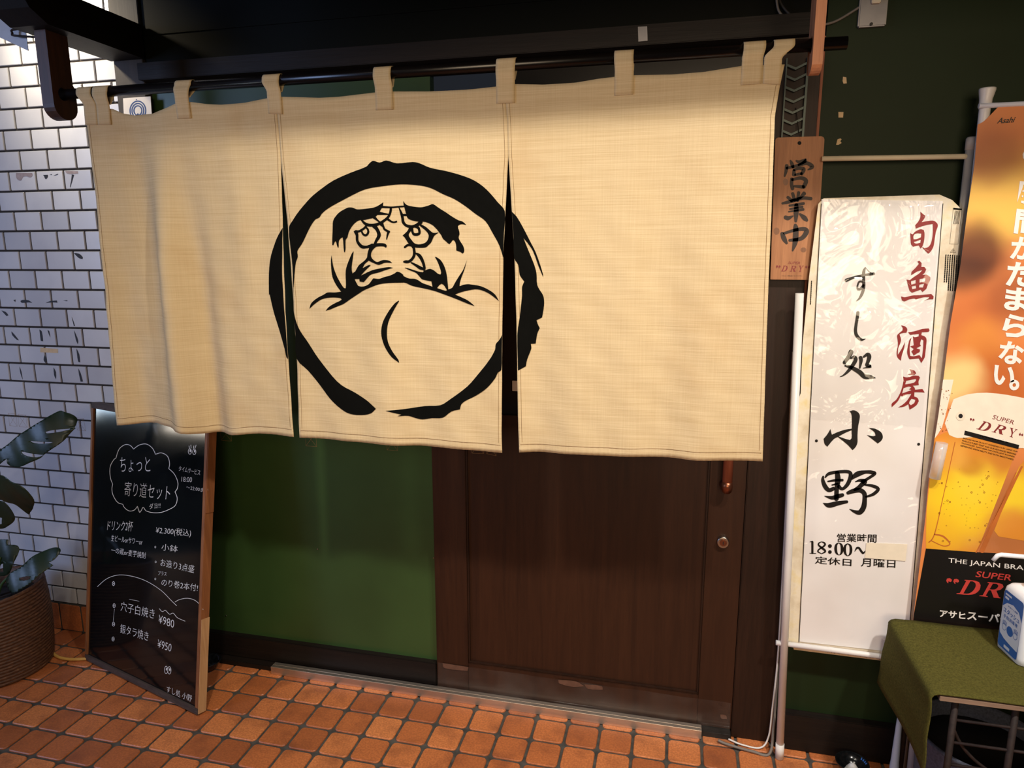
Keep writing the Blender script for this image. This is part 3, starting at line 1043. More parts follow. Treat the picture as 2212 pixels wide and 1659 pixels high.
# left cloth, right cloth
art.poly(F_([(168, 525), (120, 610), (80, 720), (62, 850), (65, 1000)]) + G_([(70, 50), (85, 120), (105, 200), (150, 330), (185, 440), (195, 490), (208, 505), (203, 430), (191, 300), (181, 180), (172, 60), (166, -60)]) + F_([(165, 780), (166, 640)]))
art.poly(F_([(1776, 414), (1810, 450), (1860, 540), (1900, 620), (1940, 700), (1990, 850), (1992, 875), (1960, 800), (1920, 690), (1880, 630), (1855, 600), (1890, 690), (1930, 790), (1945, 850), (1950, 930), (1980, 985)]) + G_([(1975, 30), (1995, 70), (1998, 130), (1985, 215), (1945, 235), (1955, 265), (1968, 290), (1950, 330), (1938, 400), (1905, 402), (1908, 435), (1880, 510), (1870, 560), (1817, 588), (1813, 330), (1830, 200), (1845, 60), (1845, 0)]) + F_([(1860, 905), (1830, 860), (1820, 790), (1792, 740), (1787, 600)]))
# brows
art.poly(A_([(225, 760), (245, 670), (300, 580), (400, 470), (550, 380), (650, 345), (750, 350), (880, 395), (1100, 385), (1300, 360), (1420, 325), (1520, 265), (1595, 210), (1588, 290), (1575, 360), (1550, 375), (1510, 460), (1450, 545), (1390, 600), (1320, 630), (1200, 655), (1075, 680), (980, 682), (900, 705), (800, 780), (720, 880), (660, 980), (625, 1080), (610, 1140), (570, 1190), (558, 1260), (560, 1450), (545, 1540), (525, 1530), (510, 1440), (495, 1250), (480, 1140), (450, 1150), (400, 1200), (378, 1270), (380, 1390), (365, 1420), (340, 1370), (310, 1260), (290, 1240), (270, 1280), (240, 1350), (215, 1340), (212, 1200), (220, 900)]))
art.poly(B_([(385, 180), (400, 190), (430, 240), (490, 285), (600, 315), (800, 340), (900, 335), (1060, 290), (1150, 255), (1200, 270), (1330, 360), (1520, 480), (1650, 570), (1830, 680), (1930, 710), (1990, 750), (2050, 810), (1950, 790), (1870, 800), (1825, 835), (1830, 890), (1860, 980), (1865, 1060), (1845, 1140), (1880, 1230), (1960, 1350), (1995, 1450), (1990, 1530), (1950, 1570), (1900, 1530), (1785, 1490), (1780, 1350), (1755, 1260), (1720, 1215), (1685, 1220), (1650, 1270), (1610, 1315), (1570, 1300), (1510, 1240), (1440, 1180), (1390, 1080), (1330, 1000), (1260, 910), (1150, 810), (1000, 740), (900, 722), (800, 725), (640, 695), (530, 655), (480, 600), (450, 500), (415, 360), (395, 290)]))
for st in ([(1570, 335, 60), (1800, 345, 45), (2000, 325, 45), (2130, 315, 40)],
           [(1790, 360, 60), (1775, 480, 60), (1710, 620, 65), (1560, 740, 70), (1400, 810, 80), (1220, 815, 80), (1100, 770, 70), (1010, 680, 50)],
           [(1350, 600, 90), (1440, 680, 50), (1520, 745, 40)],
           [(1690, 640, 70), (1800, 720, 48), (1870, 740, 44), (1930, 720, 50)],
           [(1560, 790, 110), (1600, 850, 60), (1640, 930, 55), (1750, 995, 60)], [(1740, 985, 70), (1710, 1070, 50), (1685, 1190, 25)],
           [(1150, 820, 60), (1080, 900, 60), (960, 970, 60), (870, 985, 60), (800, 985, 30)],
           [(850, 990, 110), (880, 1080, 80), (885, 1220, 75), (940, 1320, 85), (1030, 1390, 90), (1150, 1395, 70), (1250, 1375, 85), (1400, 1345, 90), (1550, 1335, 85), (1640, 1350, 80), (1665, 1390, 50)],
           [(1015, 980, 50), (1050, 1050, 55), (1115, 1085, 60), (1170, 1060, 60), (1200, 1000, 60), (1185, 930, 55), (1130, 870, 45)],
           [(1360, 835, 120), (1440, 930, 90), (1490, 1050, 95), (1480, 1130, 90), (1430, 1220, 75), (1390, 1310, 65)],
           [(1330, 1370, 150), (1270, 1450, 90), (1235, 1560, 95), (1225, 1660, 105)]):
    art.stroke(A_(st))
art.poly(A_([(1500, 462), (1730, 515), (1720, 545), (1445, 545)]), (), 1)
art.poly(B_([(530, 880), (490, 970), (370, 1090), (420, 1140), (525, 1310), (600, 1380), (700, 1410), (900, 1415), (990, 1395), (1040, 1350), (1120, 1270), (1190, 1120), (1250, 1060), (1335, 1005), (1200, 1020), (1140, 1000), (1060, 930), (960, 850), (850, 790), (810, 830), (900, 900), (990, 980), (1050, 1080), (1030, 1190), (970, 1270), (880, 1310), (780, 1325), (690, 1305), (640, 1260), (580, 1180), (535, 1110), (530, 1050), (590, 960), (640, 880)]))
for st in ([(270, 345, 25), (310, 440, 50), (345, 540, 70), (365, 640, 70), (380, 730, 75), (440, 810, 70), (540, 850, 80), (640, 850, 75), (760, 800, 90), (850, 730, 100)],
           [(370, 545, 60), (480, 545, 55)],
           [(600, 880, 80), (625, 1000, 62), (660, 1055, 70), (740, 1060, 75), (800, 1030, 65), (800, 950, 65), (770, 880, 70), (700, 850, 70)],
           [(420, 1405, 50), (480, 1355, 60), (540, 1340, 65), (620, 1360, 80), (660, 1450, 65), (670, 1550, 70), (655, 1630, 75)]):
    art.stroke(B_(st))
# whiskers, moustache and mouth
art.poly(C_([(880, 755), (855, 680), (850, 560), (880, 350), (900, 170), (890, 160), (850, 220), (780, 380), (700, 600), (680, 760), (690, 1050), (685, 1140), (640, 1130), (560, 1010), (450, 800), (370, 580), (335, 400), (315, 255), (300, 400), (310, 620), (350, 850), (450, 1060), (570, 1230), (400, 1250), (216, 1250), (110, 1310), (-58, 1396), (-225, 1540), (-278, 1687), (-141, 1563), (37, 1444), (180, 1400), (350, 1385), (540, 1400), (580, 1430), (560, 1460), (400, 1540), (260, 1630), (169, 1735), (276, 1706), (470, 1622), (620, 1560), (800, 1440), (1000, 1310), (1200, 1190), (1400, 1110), (1620, 1030), (1900, 995), (2230, 990), (2230, 780), (2150, 715), (2080, 695), (2020, 740), (1900, 800), (1750, 840), (1650, 880), (1580, 885), (1470, 870), (1430, 920), (1350, 1020), (1210, 1085), (1050, 1080), (990, 1010), (930, 895), (900, 790)]))
art.poly(C_([(1365, 70), (1340, 180), (1300, 310), (1200, 420), (1050, 530), (950, 690), (890, 730), (870, 780), (930, 895), (1070, 890), (1075, 960), (1200, 975), (1290, 880), (1400, 775), (1600, 720), (1800, 650), (1980, 595), (1880, 575), (1700, 600), (1430, 660), (1120, 800), (1230, 680), (1400, 525), (1350, 520), (1270, 550), (1165, 605), (1230, 490), (1340, 405), (1480, 470), (1610, 515), (1680, 495), (1780, 460), (1960, 465), (1880, 405), (1740, 385), (1660, 410), (1570, 440), (1480, 390), (1415, 310), (1410, 220), (1450, 130), (1540, 40), (1580, 0), (1420, -10)]))
art.poly(D_([(380, 800), (430, 835), (530, 880), (680, 890), (780, 935), (880, 1000), (1050, 1060), (1150, 1100), (1120, 955), (950, 925), (860, 895), (800, 830), (700, 730), (560, 670), (420, 600), (440, 592), (560, 625), (750, 690), (890, 715), (920, 680), (960, 660), (1030, 635), (1100, 625), (1200, 670), (1300, 750), (1365, 775), (1385, 720), (1340, 560), (1280, 410), (1220, 310), (1250, 305), (1380, 400), (1480, 580), (1530, 760), (1560, 1000), (1575, 1170), (1680, 1125), (1740, 1020), (1850, 830), (1970, 640), (2070, 380), (2000, 640), (1930, 830), (1880, 1000), (1875, 1085), (1980, 1045), (2100, 1030), (2159, 1037), (2446, 1085), (2661, 1180), (2829, 1300), (2936, 1480), (2685, 1288), (2470, 1192), (2279, 1169), (2000, 1220), (1850, 1265), (1755, 1305), (1900, 1370), (2100, 1470), (2283, 1616), (2088, 1551), (1700, 1390), (1400, 1280), (1180, 1205), (900, 1140), (620, 1080), (530, 1040), (450, 1000), (380, 985)]),
         [D_([(1275, 1135), (1330, 1060), (1390, 1020), (1450, 1050), (1540, 1190), (1500, 1205)])])
for st in ([(660, 90, 70), (668, 198, 70), (650, 290, 72), (590, 380, 70), (520, 430, 75), (450, 435, 80), (400, 435, 50)],):
    art.stroke(D_(st))
art.poly(D_([(705, 190), (770, 205), (850, 260), (930, 420), (970, 590), (960, 640), (920, 690), (890, 660), (800, 640), (690, 560), (560, 465), (590, 440), (700, 490), (830, 555), (900, 590), (860, 460), (780, 320), (690, 220)]))
art.poly(D_([(380, 800), (330, 745), (270, 705), (230, 700), (200, 720), (180, 800), (180, 990), (380, 985)]), (), 1)
art.poly(E_([(1040, 458), (1000, 490), (930, 590), (880, 690), (862, 790), (870, 880), (905, 980), (970, 1080), (1050, 1148), (1040, 1110), (980, 1020), (935, 920), (922, 820), (935, 700), (980, 590), (1045, 465)]))
bm = art.bm(0)
xs = [p[0] for p in art.v]; zs = [p[1] for p in art.v]
x = min(xs)+.012
while x < max(xs):
    bmesh.ops.bisect_plane(bm, geom=bm.verts[:]+bm.edges[:]+bm.faces[:], plane_co=(x, 0, 0), plane_no=(1, 0, 0)); x += .012
z = min(zs)+.03
while z < max(zs):
    bmesh.ops.bisect_plane(bm, geom=bm.verts[:]+bm.edges[:]+bm.faces[:], plane_co=(0, 0, z), plane_no=(0, 0, 1)); z += .03
for v_ in bm.verts:
    v_.co.y = cloth_y(v_.co.x, v_.co.z)-.0011
bmesh.ops.triangulate(bm, faces=bm.faces[:])
em = obj('printed_face', bm, M['black_ink'], noren)
em['label'] = 'black brush print of a frowning bearded face inside a rough ring'

# ------------------------------------------------------------------ leaning chalkboard
bl = Vector((-.694, -.066, 0)); br = Vector((-.0463, -.2545, 0))
ub = (br-bl).normalized()
lean = math.radians(8)
back = Vector((-ub.y, ub.x, 0))
vb = (back*math.sin(lean)+Vector((0, 0, 1))*math.cos(lean)).normalized()
BW = (br-bl).length
BH = 1.005
PB = Plane(bl+Vector((0, 0, .004)), ub, vb)
board = thing('chalkboard', 'tall black menu board with handwriting leaning against the white tiles', 'menu board', tuple((bl+br)/2))
FW_ = .022
def bar(a0, b0, a1, b1, d0, d1, mat, name, bev=.0015):
    bm_ = bmesh.new()
    prism(bm_, PB, [(a0, b0), (a1, b0), (a1, b1), (a0, b1)], d0, d1, 0, bev)
    return obj(name, bm_, mat, board)
bar(.0005, 0, BW-.0005, FW_, -.03, .003, M['frame_grey'], 'bottom_rail')
bar(.0005, BH-FW_, BW-.0005, BH, -.03, .003, M['frame_grey'], 'top_rail')
bar(0, FW_+.0003, .014, BH-FW_-.0003, -.03, .003, M['frame_wood'], 'side_rail')
bar(BW-.016, FW_+.0003, BW-.0001, BH-FW_-.0003, -.03, .003, M['frame_wood'], 'side_rail')
o = bar(BW+.0001, .004, BW+.003, .335, -.029, .002, M['pale_wood'], 'bare_edge', .0005)
o['label'] = 'pale bare wood where the edge veneer broke off'
bar(BW+.0001, .70, BW+.0025, BH-.01, -.029, .0015, M['frame_wood'], 'edge_strip', .0005)
bar(.0145, FW_+.0005, BW-.0165, BH-FW_-.0005, -.02, -.003, M['board'], 'writing_surface', 0)
bar(.010, .006, BW-.008, BH-.006, -.0285, -.0205, M['dark'], 'backing', 0)
def kb(p, s=.43403, ox=0, oy=840):
    return (ox+s*p[0], oy+s*p[1])
def kc_(p):
    return kb(p, .13562, 200, 860)
for body, a, b, c in (('ちょっと', (430, 1180), (910, 1178), (428, 945)), ('寄り道セット', (490, 1555), (1215, 1630), (510, 1330)),
                      ('タイムサービス', (1360, 1160), (1700, 1230), (1370, 1080)), ('18:00', (1405, 1330), (1570, 1342), (1410, 1252)),
                      ('～22:00まで', (1480, 1450), (1830, 1510), (1486, 1388))):
    k = Ink(PB); k.text(body, kc_(a), kc_(b), kc_(c), -.012); k.build('chalk_lettering', M['chalk'], board, -.0022)
for body, a, b, c in (('ダヨ!!', (740, 600), (795, 594), (740, 572)), ('ドリンク2杯', (530, 705), (655, 710), (535, 655)), ('生ビールorサワーor', (550, 757), (705, 778), (552, 727)),
                      ('一の蔵or麦芋焼酎', (550, 818), (722, 847), (552, 787)), ('¥2,300(税込)', (770, 725), (945, 742), (775, 685)), ('小鉢', (800, 803), (880, 815), (803, 770)),
                      ('お造り3点盛', (795, 882), (962, 918), (798, 845)), ('プラス', (783, 927), (825, 932), (785, 907)), ('のり巻2本付!', (800, 980), (980, 1010), (803, 945)),
                      ('穴子白焼き', (597, 1105), (765, 1147), (600, 1058)), ('¥980', (785, 1165), (862, 1192), (788, 1125)), ('銀タラ焼き', (595, 1215), (735, 1257), (597, 1170)),
                      ('¥950', (780, 1287), (848, 1310), (784, 1248)), ('すし処 小野', (825, 1510), (950, 1560), (828, 1478))):
    k = Ink(PB); k.text(body, kb(a), kb(b), kb(c), -.008); k.build('chalk_lettering', M['chalk'], board, -.0022)
KB = lambda P, wd=3.0: [kb(p)+(wd*.43403,) for p in P]
k = Ink(PB)
k.stroke(KB([(558, 475), (546, 440), (545, 390), (562, 355), (574, 345)])); k.stroke(KB([(574, 345), (590, 300), (620, 278), (645, 282), (662, 300)]))
k.stroke(KB([(662, 300), (690, 280), (725, 275), (755, 295), (771, 326)])); k.stroke(KB([(771, 326), (800, 319), (830, 335), (841, 370), (837, 397)]))
k.stroke(KB([(837, 397), (865, 425), (882, 465), (880, 495), (868, 513)])); k.stroke(KB([(868, 513), (879, 545), (870, 580), (840, 600), (800, 615), (760, 617), (725, 608), (710, 590), (700, 606), (692, 615), (686, 600), (681, 585)]))
k.stroke(KB([(681, 585), (665, 604), (640, 608), (617, 592), (608, 575)])); k.stroke(KB([(608, 575), (582, 565), (560, 530), (554, 500), (558, 475)]))
k.build('cloud_outline', M['chalk'], board, -.0022); k = Ink(PB)
k.stroke(KB([(482, 985), (530, 945), (590, 927), (660, 935), (730, 960), (800, 1005), (850, 1055), (876, 1080)], 2.4))
k.stroke(KB([(868, 1062), (890, 1050), (930, 1043), (970, 1055), (1000, 1085), (1008, 1100)], 2.4))
k.stroke(KB([(790, 1095), (805, 1110), (820, 1103), (840, 1122), (860, 1118), (880, 1140), (918, 1157)], 2.4))
k.stroke(KB([(640, 1048), (690, 1058)], 1.6))
k.build('chalk_stripe', M['chalk'], board, -.0022)
for ex, ey, ry in ((942, 312, 15), (964, 314, 15), (824, 1400, 20), (840, 1402, 20)):
    k = Ink(PB); p = kb((ex, ey)); k.disc(p[0], p[1], 4.0, ry*.43, 16, 1.1)
    k.disc(p[0]+.8, p[1]-1.5, 1.4, 3.0, 10); k.build('chalk_eye', M['chalk'], board, -.0022)
for a, b in (((940, 297), (938, 284)), ((948, 295), (947, 280)), ((960, 297), (962, 284)), ((967, 297), (973, 280))):
    k = Ink(PB); k.stroke(KB([a, b], 3)); k.build('chalk_eyelash', M['chalk'], board, -.0022)
for ex, ey in ((562, 970), (565, 1080), (562, 1172), (560, 1246)):
    k = Ink(PB); p = kb((ex, ey)); k.disc(p[0], p[1], 3.0, 5.0, 14, 1.1); k.disc(p[0], p[1], .9, 1.6, 8); k.build('bullet_dot', M['chalk'], board, -.0022)
for ex, ey in ((770, 788), (772, 862), (770, 947)):
    k = Ink(PB); p = kb((ex, ey)); k.disc(p[0], p[1], 1.8, 2.4, 10, .7); k.build('bullet_dot', M['chalk'], board, -.0022)
k = Ink(PB); k.stroke(KB([(567, 1095), (560, 1160)], 1.2)); k.build('chalk_stripe', M['chalk'], board, -.0022)

# ------------------------------------------------------------------ hanging wooden open sign
PS = front(.026)
sg = thing('wooden_sign', 'narrow cedar plank with three black brush characters hanging on the door post', 'sign', tuple(PS.pt(*PS.px(1718, 604))))
cr = [PS.px(*p) for p in ((1664, 604), (1750, 605), (1757, 603), (1762, 597), (1781, 301), (1779, 296), (1774, 294), (1680, 297), (1675, 301))]
bm = bmesh.new(); prism(bm, PS, cr, -.009, 0, 0, .0008)
obj('plank', bm, M['sign_wood'], sg)
S5 = lambda P: K(P, .19288, 1660, 290)
for n_, st in enumerate(([(245, 295, 20), (262, 330, 40), (275, 372, 30)], [(310, 297, 20), (350, 312, 42), (420, 290, 40), (385, 320, 30), (335, 345, 22)], [(205, 350, 40), (195, 420, 35), (180, 470, 22)],
           [(205, 380, 30), (330, 350, 34), (430, 325, 42), (490, 365, 46), (440, 400, 12)],
           [(285, 405, 35), (285, 455, 45)], [(285, 400, 28), (340, 382, 34), (395, 392, 44), (370, 448, 34)], [(300, 455, 28), (370, 440, 32)],
           [(262, 500, 40), (258, 560, 40), (270, 612, 40)], [(265, 510, 30), (360, 490, 40), (420, 520, 48), (395, 590, 44)], [(290, 582, 28), (390, 590, 42)],
           [(215, 705, 34), (262, 745, 40)], [(270, 662, 36), (292, 740, 40)], [(338, 652, 36), (325, 745, 34)], [(400, 662, 46), (350, 720, 26)],
           [(155, 775, 26), (250, 752, 40), (380, 715, 38), (478, 722, 38)], [(235, 800, 26), (320, 788, 32), (395, 775, 32)], [(240, 838, 22), (380, 812, 28)], [(225, 868, 16), (390, 842, 32)],
           [(312, 790, 44), (310, 880, 56), (305, 975, 30)], [(188, 930, 44), (222, 940, 46), (275, 915, 14)], [(350, 892, 22), (400, 935, 54), (430, 965, 34)],
           [(152, 1110, 40), (175, 1170, 55), (205, 1222, 26)], [(175, 1110, 30), (300, 1072, 36), (400, 1062, 46), (425, 1095, 56), (365, 1168, 46), (235, 1188, 30)], [(300, 1015, 34), (306, 1060, 60), (300, 1200, 60), (270, 1305, 18)])):
    if n_ in (0, 10, 21):
        k = Ink(PS)
    k.stroke(S5(st))
    if n_ in (9, 20, 23):
        k.build('brush_character', M['ink_wood'], sg, .0006)
k = Ink(PS)
k5 = lambda *p: K([p], .19288, 1660, 290)[0]
k.text('SUPER', k5(217, 1452), k5(352, 1456), k5(228, 1424))
serif(k, 'D', k5(142, 1534), k5(205, 1536), k5(158, 1470)); serif(k, 'R', k5(240, 1537), k5(305, 1539), k5(252, 1472)); serif(k, 'Y', k5(330, 1540), k5(385, 1541), k5(338, 1470))
serif(k, 'q', k5(84, 1560), k5(142, 1562), k5(84, 1466)); serif(k, 'Q', k5(412, 1562), k5(470, 1564), k5(412, 1466))
k.build('red_lettering', M['maroon_print'], sg, .0006)
k = Ink(PS)
k.text('アサヒビール株式会社「スーパードライ」', k5(147, 1592), k5(376, 1592), k5(147, 1580), .01)
k.build('fine_print', M['ink_wood'], sg, .0006)
knot = wood('dark_knot', S(112, 72, 46), S(146, 98, 64), 'Z', 90)
for kx, ky, rx, ry in ((192, 535, 28, 38), (90, 1085, 34, 40), (392, 1295, 32, 28), (515, 1320, 16, 56)):
    ik = Ink(PS); p = k5(kx, ky); ik.disc(p[0], p[1], rx*.193, ry*.193, 16); ik.build('knot_stain', knot, sg, .0003)
hp = PS.pt(*PS.px(1727, 309)); np_ = Vector((1.778, .046, 1.935))
bm = bmesh.new()
ik = Ink(PS); ik.disc(1727, 309, 4.2, 4.2, 16)
obj('hole', ik.bm(.0003), M['dark'], sg)
tube(bm, [hp+Vector((0, -.001, 0)), hp+Vector((0, .004, .012)), np_], .0012, 6)
obj('string', bm, M['cable_black'], sg)

# chevron vent and cables on the post
vt = thing('vent_grille', 'narrow green grey metal grille with chevron slats above the hanging plank', 'grille', (1.775, .046, 1.86))
bm = bmesh.new()
for lo, hi in (((1.7445, .036, 1.845), (1.748, .0515, 2.06)), ((1.797, .036, 1.845), (1.8025, .0515, 2.06))):
    bx(bm, lo, hi)
obj('frame', bm, M['vent_metal'], vt)
for i in range(7):
    z = 1.862+i*.028
    bm = bmesh.new()
    for xa, za, xb, zb_ in ((1.7485, z+.010, 1.770, z), (1.770, z, 1.7965, z+.012)):
        vv = [bm.verts.new(p) for p in ((xa, .038, za), (xb, .038, zb_), (xb, .038, zb_+.006), (xa, .038, za+.006), (xa, .050, za), (xb, .050, zb_), (xb, .050, zb_+.006), (xa, .050, za+.006))]
        for f in ((0, 1, 2, 3), (7, 6, 5, 4), (0, 4, 5, 1), (1, 5, 6, 2), (2, 6, 7, 3), (3, 7, 4, 0)):
            bm.faces.new([vv[j] for j in f])
    bmesh.ops.recalc_face_normals(bm, faces=bm.faces)
    obj('slat', bm, M['vent_metal'], vt)
def cable(name, pts, r, mat, label, cat='cable', n=8, group=None):
    bm_ = bmesh.new()
    tube(bm_, pts, r, 10, n)
    return tag(obj(name, bm_, mat), label, cat, group)
cable('cable', [at(1676, -30, Y=.045), at(1681, 20, Y=.04), at(1700, 42, Y=.035), at(1716, 55, Y=.03), at(1735, 52, Y=.035), at(1760, 55, Y=.045), at(1800, 48, Y=.052), at(1840, 26, Y=.054), at(1875, 2, Y=.05), at(1890, -14, Y=.045)], .0032, M['cable_grey'], 'grey cable looping from the lintel over to the metal wall box')
cable('cable', [at(1682, -30, Y=.055), at(1686, 5, Y=.05), at(1705, 30, Y=.045), at(1725, 44, Y=.042), at(1748, 54, Y=.045), at(1756, 48, Y=.056)], .004, M['cable_black'], 'dark thicker cable drooping behind the right bracket')
cable('cable', [at(1713, 760, Y=.045), at(1703, 1000, Y=.045), at(1693, 1200, Y=.045), at(1682, 1400, Y=.045), at(1668, 1535, Y=.03), at(1660, 1592, Y=.022), Vector((1.80, .012, .006)), Vector((1.745, .014, .006)), Vector((1.705, .03, .007))], .0028, M['white_pipe'], 'thin white cable running down beside the door post and round its foot')
cable('cable', [at(1709, 850, Y=.05), at(1698, 1100, Y=.05), at(1688, 1300, Y=.05), at(1676, 1500, Y=.05), at(1671, 1570, Y=.02), Vector((1.825, -.012, .008)), Vector((1.775, -.012, .007)), Vector((1.70, .004, .007)), Vector((1.672, .012, .010))], .0042, M['cable_grey'], 'thick grey cable looping on the floor at the foot of the post')
cable('hose', [Vector((-1.03, .055, .007)), at(104, 1396, Z=.007), at(122, 1417, Z=.007), at(150, 1424, Z=.007), at(188, 1423, Z=.007), Vector((-.60, -.03, .007)), Vector((-.45, .03, .007))], .006, M['cable_yellow'], 'tan yellow hose on the tiles between basket and menu board', 'hose')

jb = thing('wall_box', 'small grey metal box on the dark green wall at the top', 'wall box', (1.95, .06, 2.13))
p0, p1 = at(1853, 59, Y=.044), at(1914, 57, Y=.044)
bm = bmesh.new(); bx(bm, (p0.x, .044, p0.z), (p1.x, .0598, p0.z+.15), 0, .003); obj('cover', bm, M['grey_plate'], jb)
bm = bmesh.new(); bx(bm, (p0.x+.026, .032, p0.z+.052), (p1.x-.02, .0438, p0.z+.09), 0, .002); obj('connector', bm, M['cream'], jb)
p = at(1882, 52, Y=.043); bm = bmesh.new(); tube(bm, [(p.x, .0438, p.z), (p.x, .0415, p.z)], .004, 12); obj('screw', bm, M['cable_black'], jb)

PW = front(.0598)
for pts, lab in (([(1821, 166), (1828, 167), (1829, 180), (1822, 181), (1820, 175)], 'highest of the three torn tape scraps on the green wall'),
                 ([(1811, 242), (1822, 242), (1821, 254), (1811, 254)], 'square scrap of tape, middle one of three on the green wall'),
                 ([(1809, 301), (1815, 299), (1818, 301), (1815, 305), (1818, 309), (1811, 313), (1806, 313)], 'lowest ragged tape scrap on the green wall above the white bar')):
    ik = Ink(PW)
    ik.poly(pts, (), 2)
    bm = bmesh.new(); prism(bm, PW, [PW.px(*p_) for p_ in pts], 0.0001, .0008)
    tag(obj('tape_scrap', bm, M['tape']), lab, 'tape', 'tape scraps on the green wall')
PL = front(.0248)
bm = bmesh.new(); prism(bm, PL, [PL.px(*p_) for p_ in ((1378, 58), (1398, 57), (1399, 88), (1379, 90))], .0001, .0009)
tag(obj('lintel_sticker', bm, M['grey_plate']), 'small worn pale sticker on the black lintel', 'sticker')

# enamel plate with rings on the left pillar
PP = front(.0548)
pq = lambda *p: K([p], .162758, 0, 0)[0]
st = thing('ring_plate', 'white plate with dark blue concentric rings on the left pillar', 'plate', tuple(PP.pt(*PP.px(296, 250))))
bm = bmesh.new(); prism(bm, PP, [PP.px(*pq(*p)) for p in ((1637, 1306), (2003, 1280), (2030, 1640), (1655, 1670))], .0001, .002, 0, .0005)
obj('plate', bm, M['white_print'], st)
k = Ink(PP)
for r in (112, 86, 60):
    p = pq(1836, 1470); k.disc(p[0], p[1], r*.1628, r*1.2*.1628, 40, 2.6)
p = pq(1836, 1540); k.poly([pq(1800, 1560), pq(1836, 1500), pq(1872, 1560)], (), 1)
k.disc(*pq(1818, 1324), 1.2)
k.build('rings', plain('navy_print', S(36, 60, 112), .4), st, .0024)

hp_ = thing('hanging_plate', 'bare grey metal plate on a bent rod beside the left beam', 'plate', (-.55, -.2, 2.13))
PH = front(-.215)
bm = bmesh.new(); prism(bm, PH, [PH.px(*pq(*p)) for p in ((-60, 60), (150, 315), (340, 400), (375, 675), (30, 512), (-60, 470))], -.002, 0)
obj('plate', bm, M['grey_plate'], hp_)
bm = bmesh.new(); tube(bm, [at(*pq(560, 497), Y=-.228), at(*pq(190, 472), Y=-.228), at(*pq(165, 440), Y=-.23), at(*pq(165, 395), Y=-.23), at(*pq(350, 380), Y=-.222), at(*pq(420, 376), Y=-.21)], .0032, 8, 3)
obj('rod', bm, M['iron'], hp_)

# smudges left on the white tiles
PT = front(.0998)
T1 = lambda P: K(P, .2170, 0, 200)
T2 = lambda P: K(P, .2050, 0, 560)
def smudge(P, mat, lab, n=2):
    for q_ in P:
        ik = Ink(PT); ik.poly(q_, (), n, 70); ik.build('marker_stain', M[mat], wall_l, .0004)
smudge([T1([(160, 800), (320, 800), (325, 825), (300, 845), (270, 835), (230, 840), (210, 875), (180, 870), (160, 840)]), T1([(650, 780), (775, 782), (778, 805), (720, 812), (665, 805)])], 'smudge_grey', 'pale grey glue patches high on the white tiles')
smudge([T1([(430, 820), (475, 818), (478, 835), (462, 860), (450, 858), (440, 835)]), T1([(492, 818), (515, 812), (520, 820)]), T1([(530, 828), (580, 806), (575, 818)]), T1([(715, 815), (738, 820), (720, 880), (700, 945), (696, 940), (708, 880)]), T1([(735, 1595), (790, 1605), (825, 1640), (820, 1658), (790, 1650), (760, 1625)])], 'smudge', 'black marker scraps on the upper white tiles')
smudge([T2([(140, 430), (165, 425), (162, 450)]), T2([(215, 440), (240, 428), (300, 432), (340, 460), (300, 455), (230, 460)]), T2([(480, 460), (530, 440), (600, 435), (605, 458), (560, 455)]), T2([(665, 436), (710, 432), (708, 442)]), T2([(15, 540), (60, 555), (90, 590), (70, 600)])], 'smudge', 'row of black rub marks on the white tiles')
smudge([T2([(755, 605), (770, 640), (790, 700), (780, 705), (765, 650)]), T2([(780, 750), (800, 790), (825, 860), (820, 895), (800, 850)]), T2([(805, 940), (835, 1000), (845, 1085), (825, 1080), (812, 1000)]), T2([(825, 1150), (850, 1200), (875, 1290), (850, 1290), (832, 1210)]), T2([(415, 740), (440, 760), (455, 865), (430, 860)]), T2([(500, 745), (520, 760), (530, 825), (515, 790)]), T2([(565, 1140), (590, 1190), (590, 1265), (570, 1220)]), T2([(205, 1130), (225, 1180), (240, 1270), (215, 1200)]), T2([(120, 760), (150, 790), (200, 855), (180, 850), (130, 800)]), T2([(470, 1010), (488, 1060), (480, 1095), (460, 1060)])], 'smudge', 'vertical smeared marker streaks on the lower white tiles')
ik = Ink(PT); ik.poly(T2([(425, 932), (610, 945), (612, 988), (425, 980)]), (), 1)
ik.build('tape_stain', M['tape'], wall_l, .0004)

# ------------------------------------------------------------------ white shop banner on its pipe frame
PBn = front(0.0)
bn = thing('shop_banner', 'tall white vinyl banner with black and crimson brush characters', 'banner', tuple(PBn.pt(*PBn.px(1800, 1405))))
bm = bmesh.new()
prism(bm, PBn, [PBn.px(*p) for p in ((1768, 440), (1780, 428), (2030, 420), (2058, 432), (2078, 452), (2062, 640), (2054, 760), (2030, 940), (2000, 1150), (1982, 1300), (1972, 1430), (1720, 1404), (1700, 1392), (1705, 1250), (1712, 1160), (1709, 1080), (1716, 960), (1719, 880), (1730, 850), (1734, 745), (1748, 600))], -.006, -.003)
obj('old_backing', bm, M['old_vinyl'], bn)
bm = bmesh.new()
prism(bm, PBn, [PBn.px(*p) for p in ((1775, 430), (2037, 434), (2020, 640), (1996, 960), (1966, 1330), (1959, 1412), (1725, 1386), (1745, 1000))], -.0025, -.001)
obj('sheet', bm, M['vinyl'], bn)
k = Ink(PBn)
k.stroke([(1774.5, 440, 1.6), (1752, 860, 1.6), (1726, 1386, 1.6)]); k.stroke([(2037, 440, 1.6), (2005, 860, 1.6), (1967, 1330, 1.6), (1960, 1412, 1.6)])
k.build('border_print', M['ink_gloss'], bn, 0)
K3 = lambda P: K(P, .16878, 1790, 560)
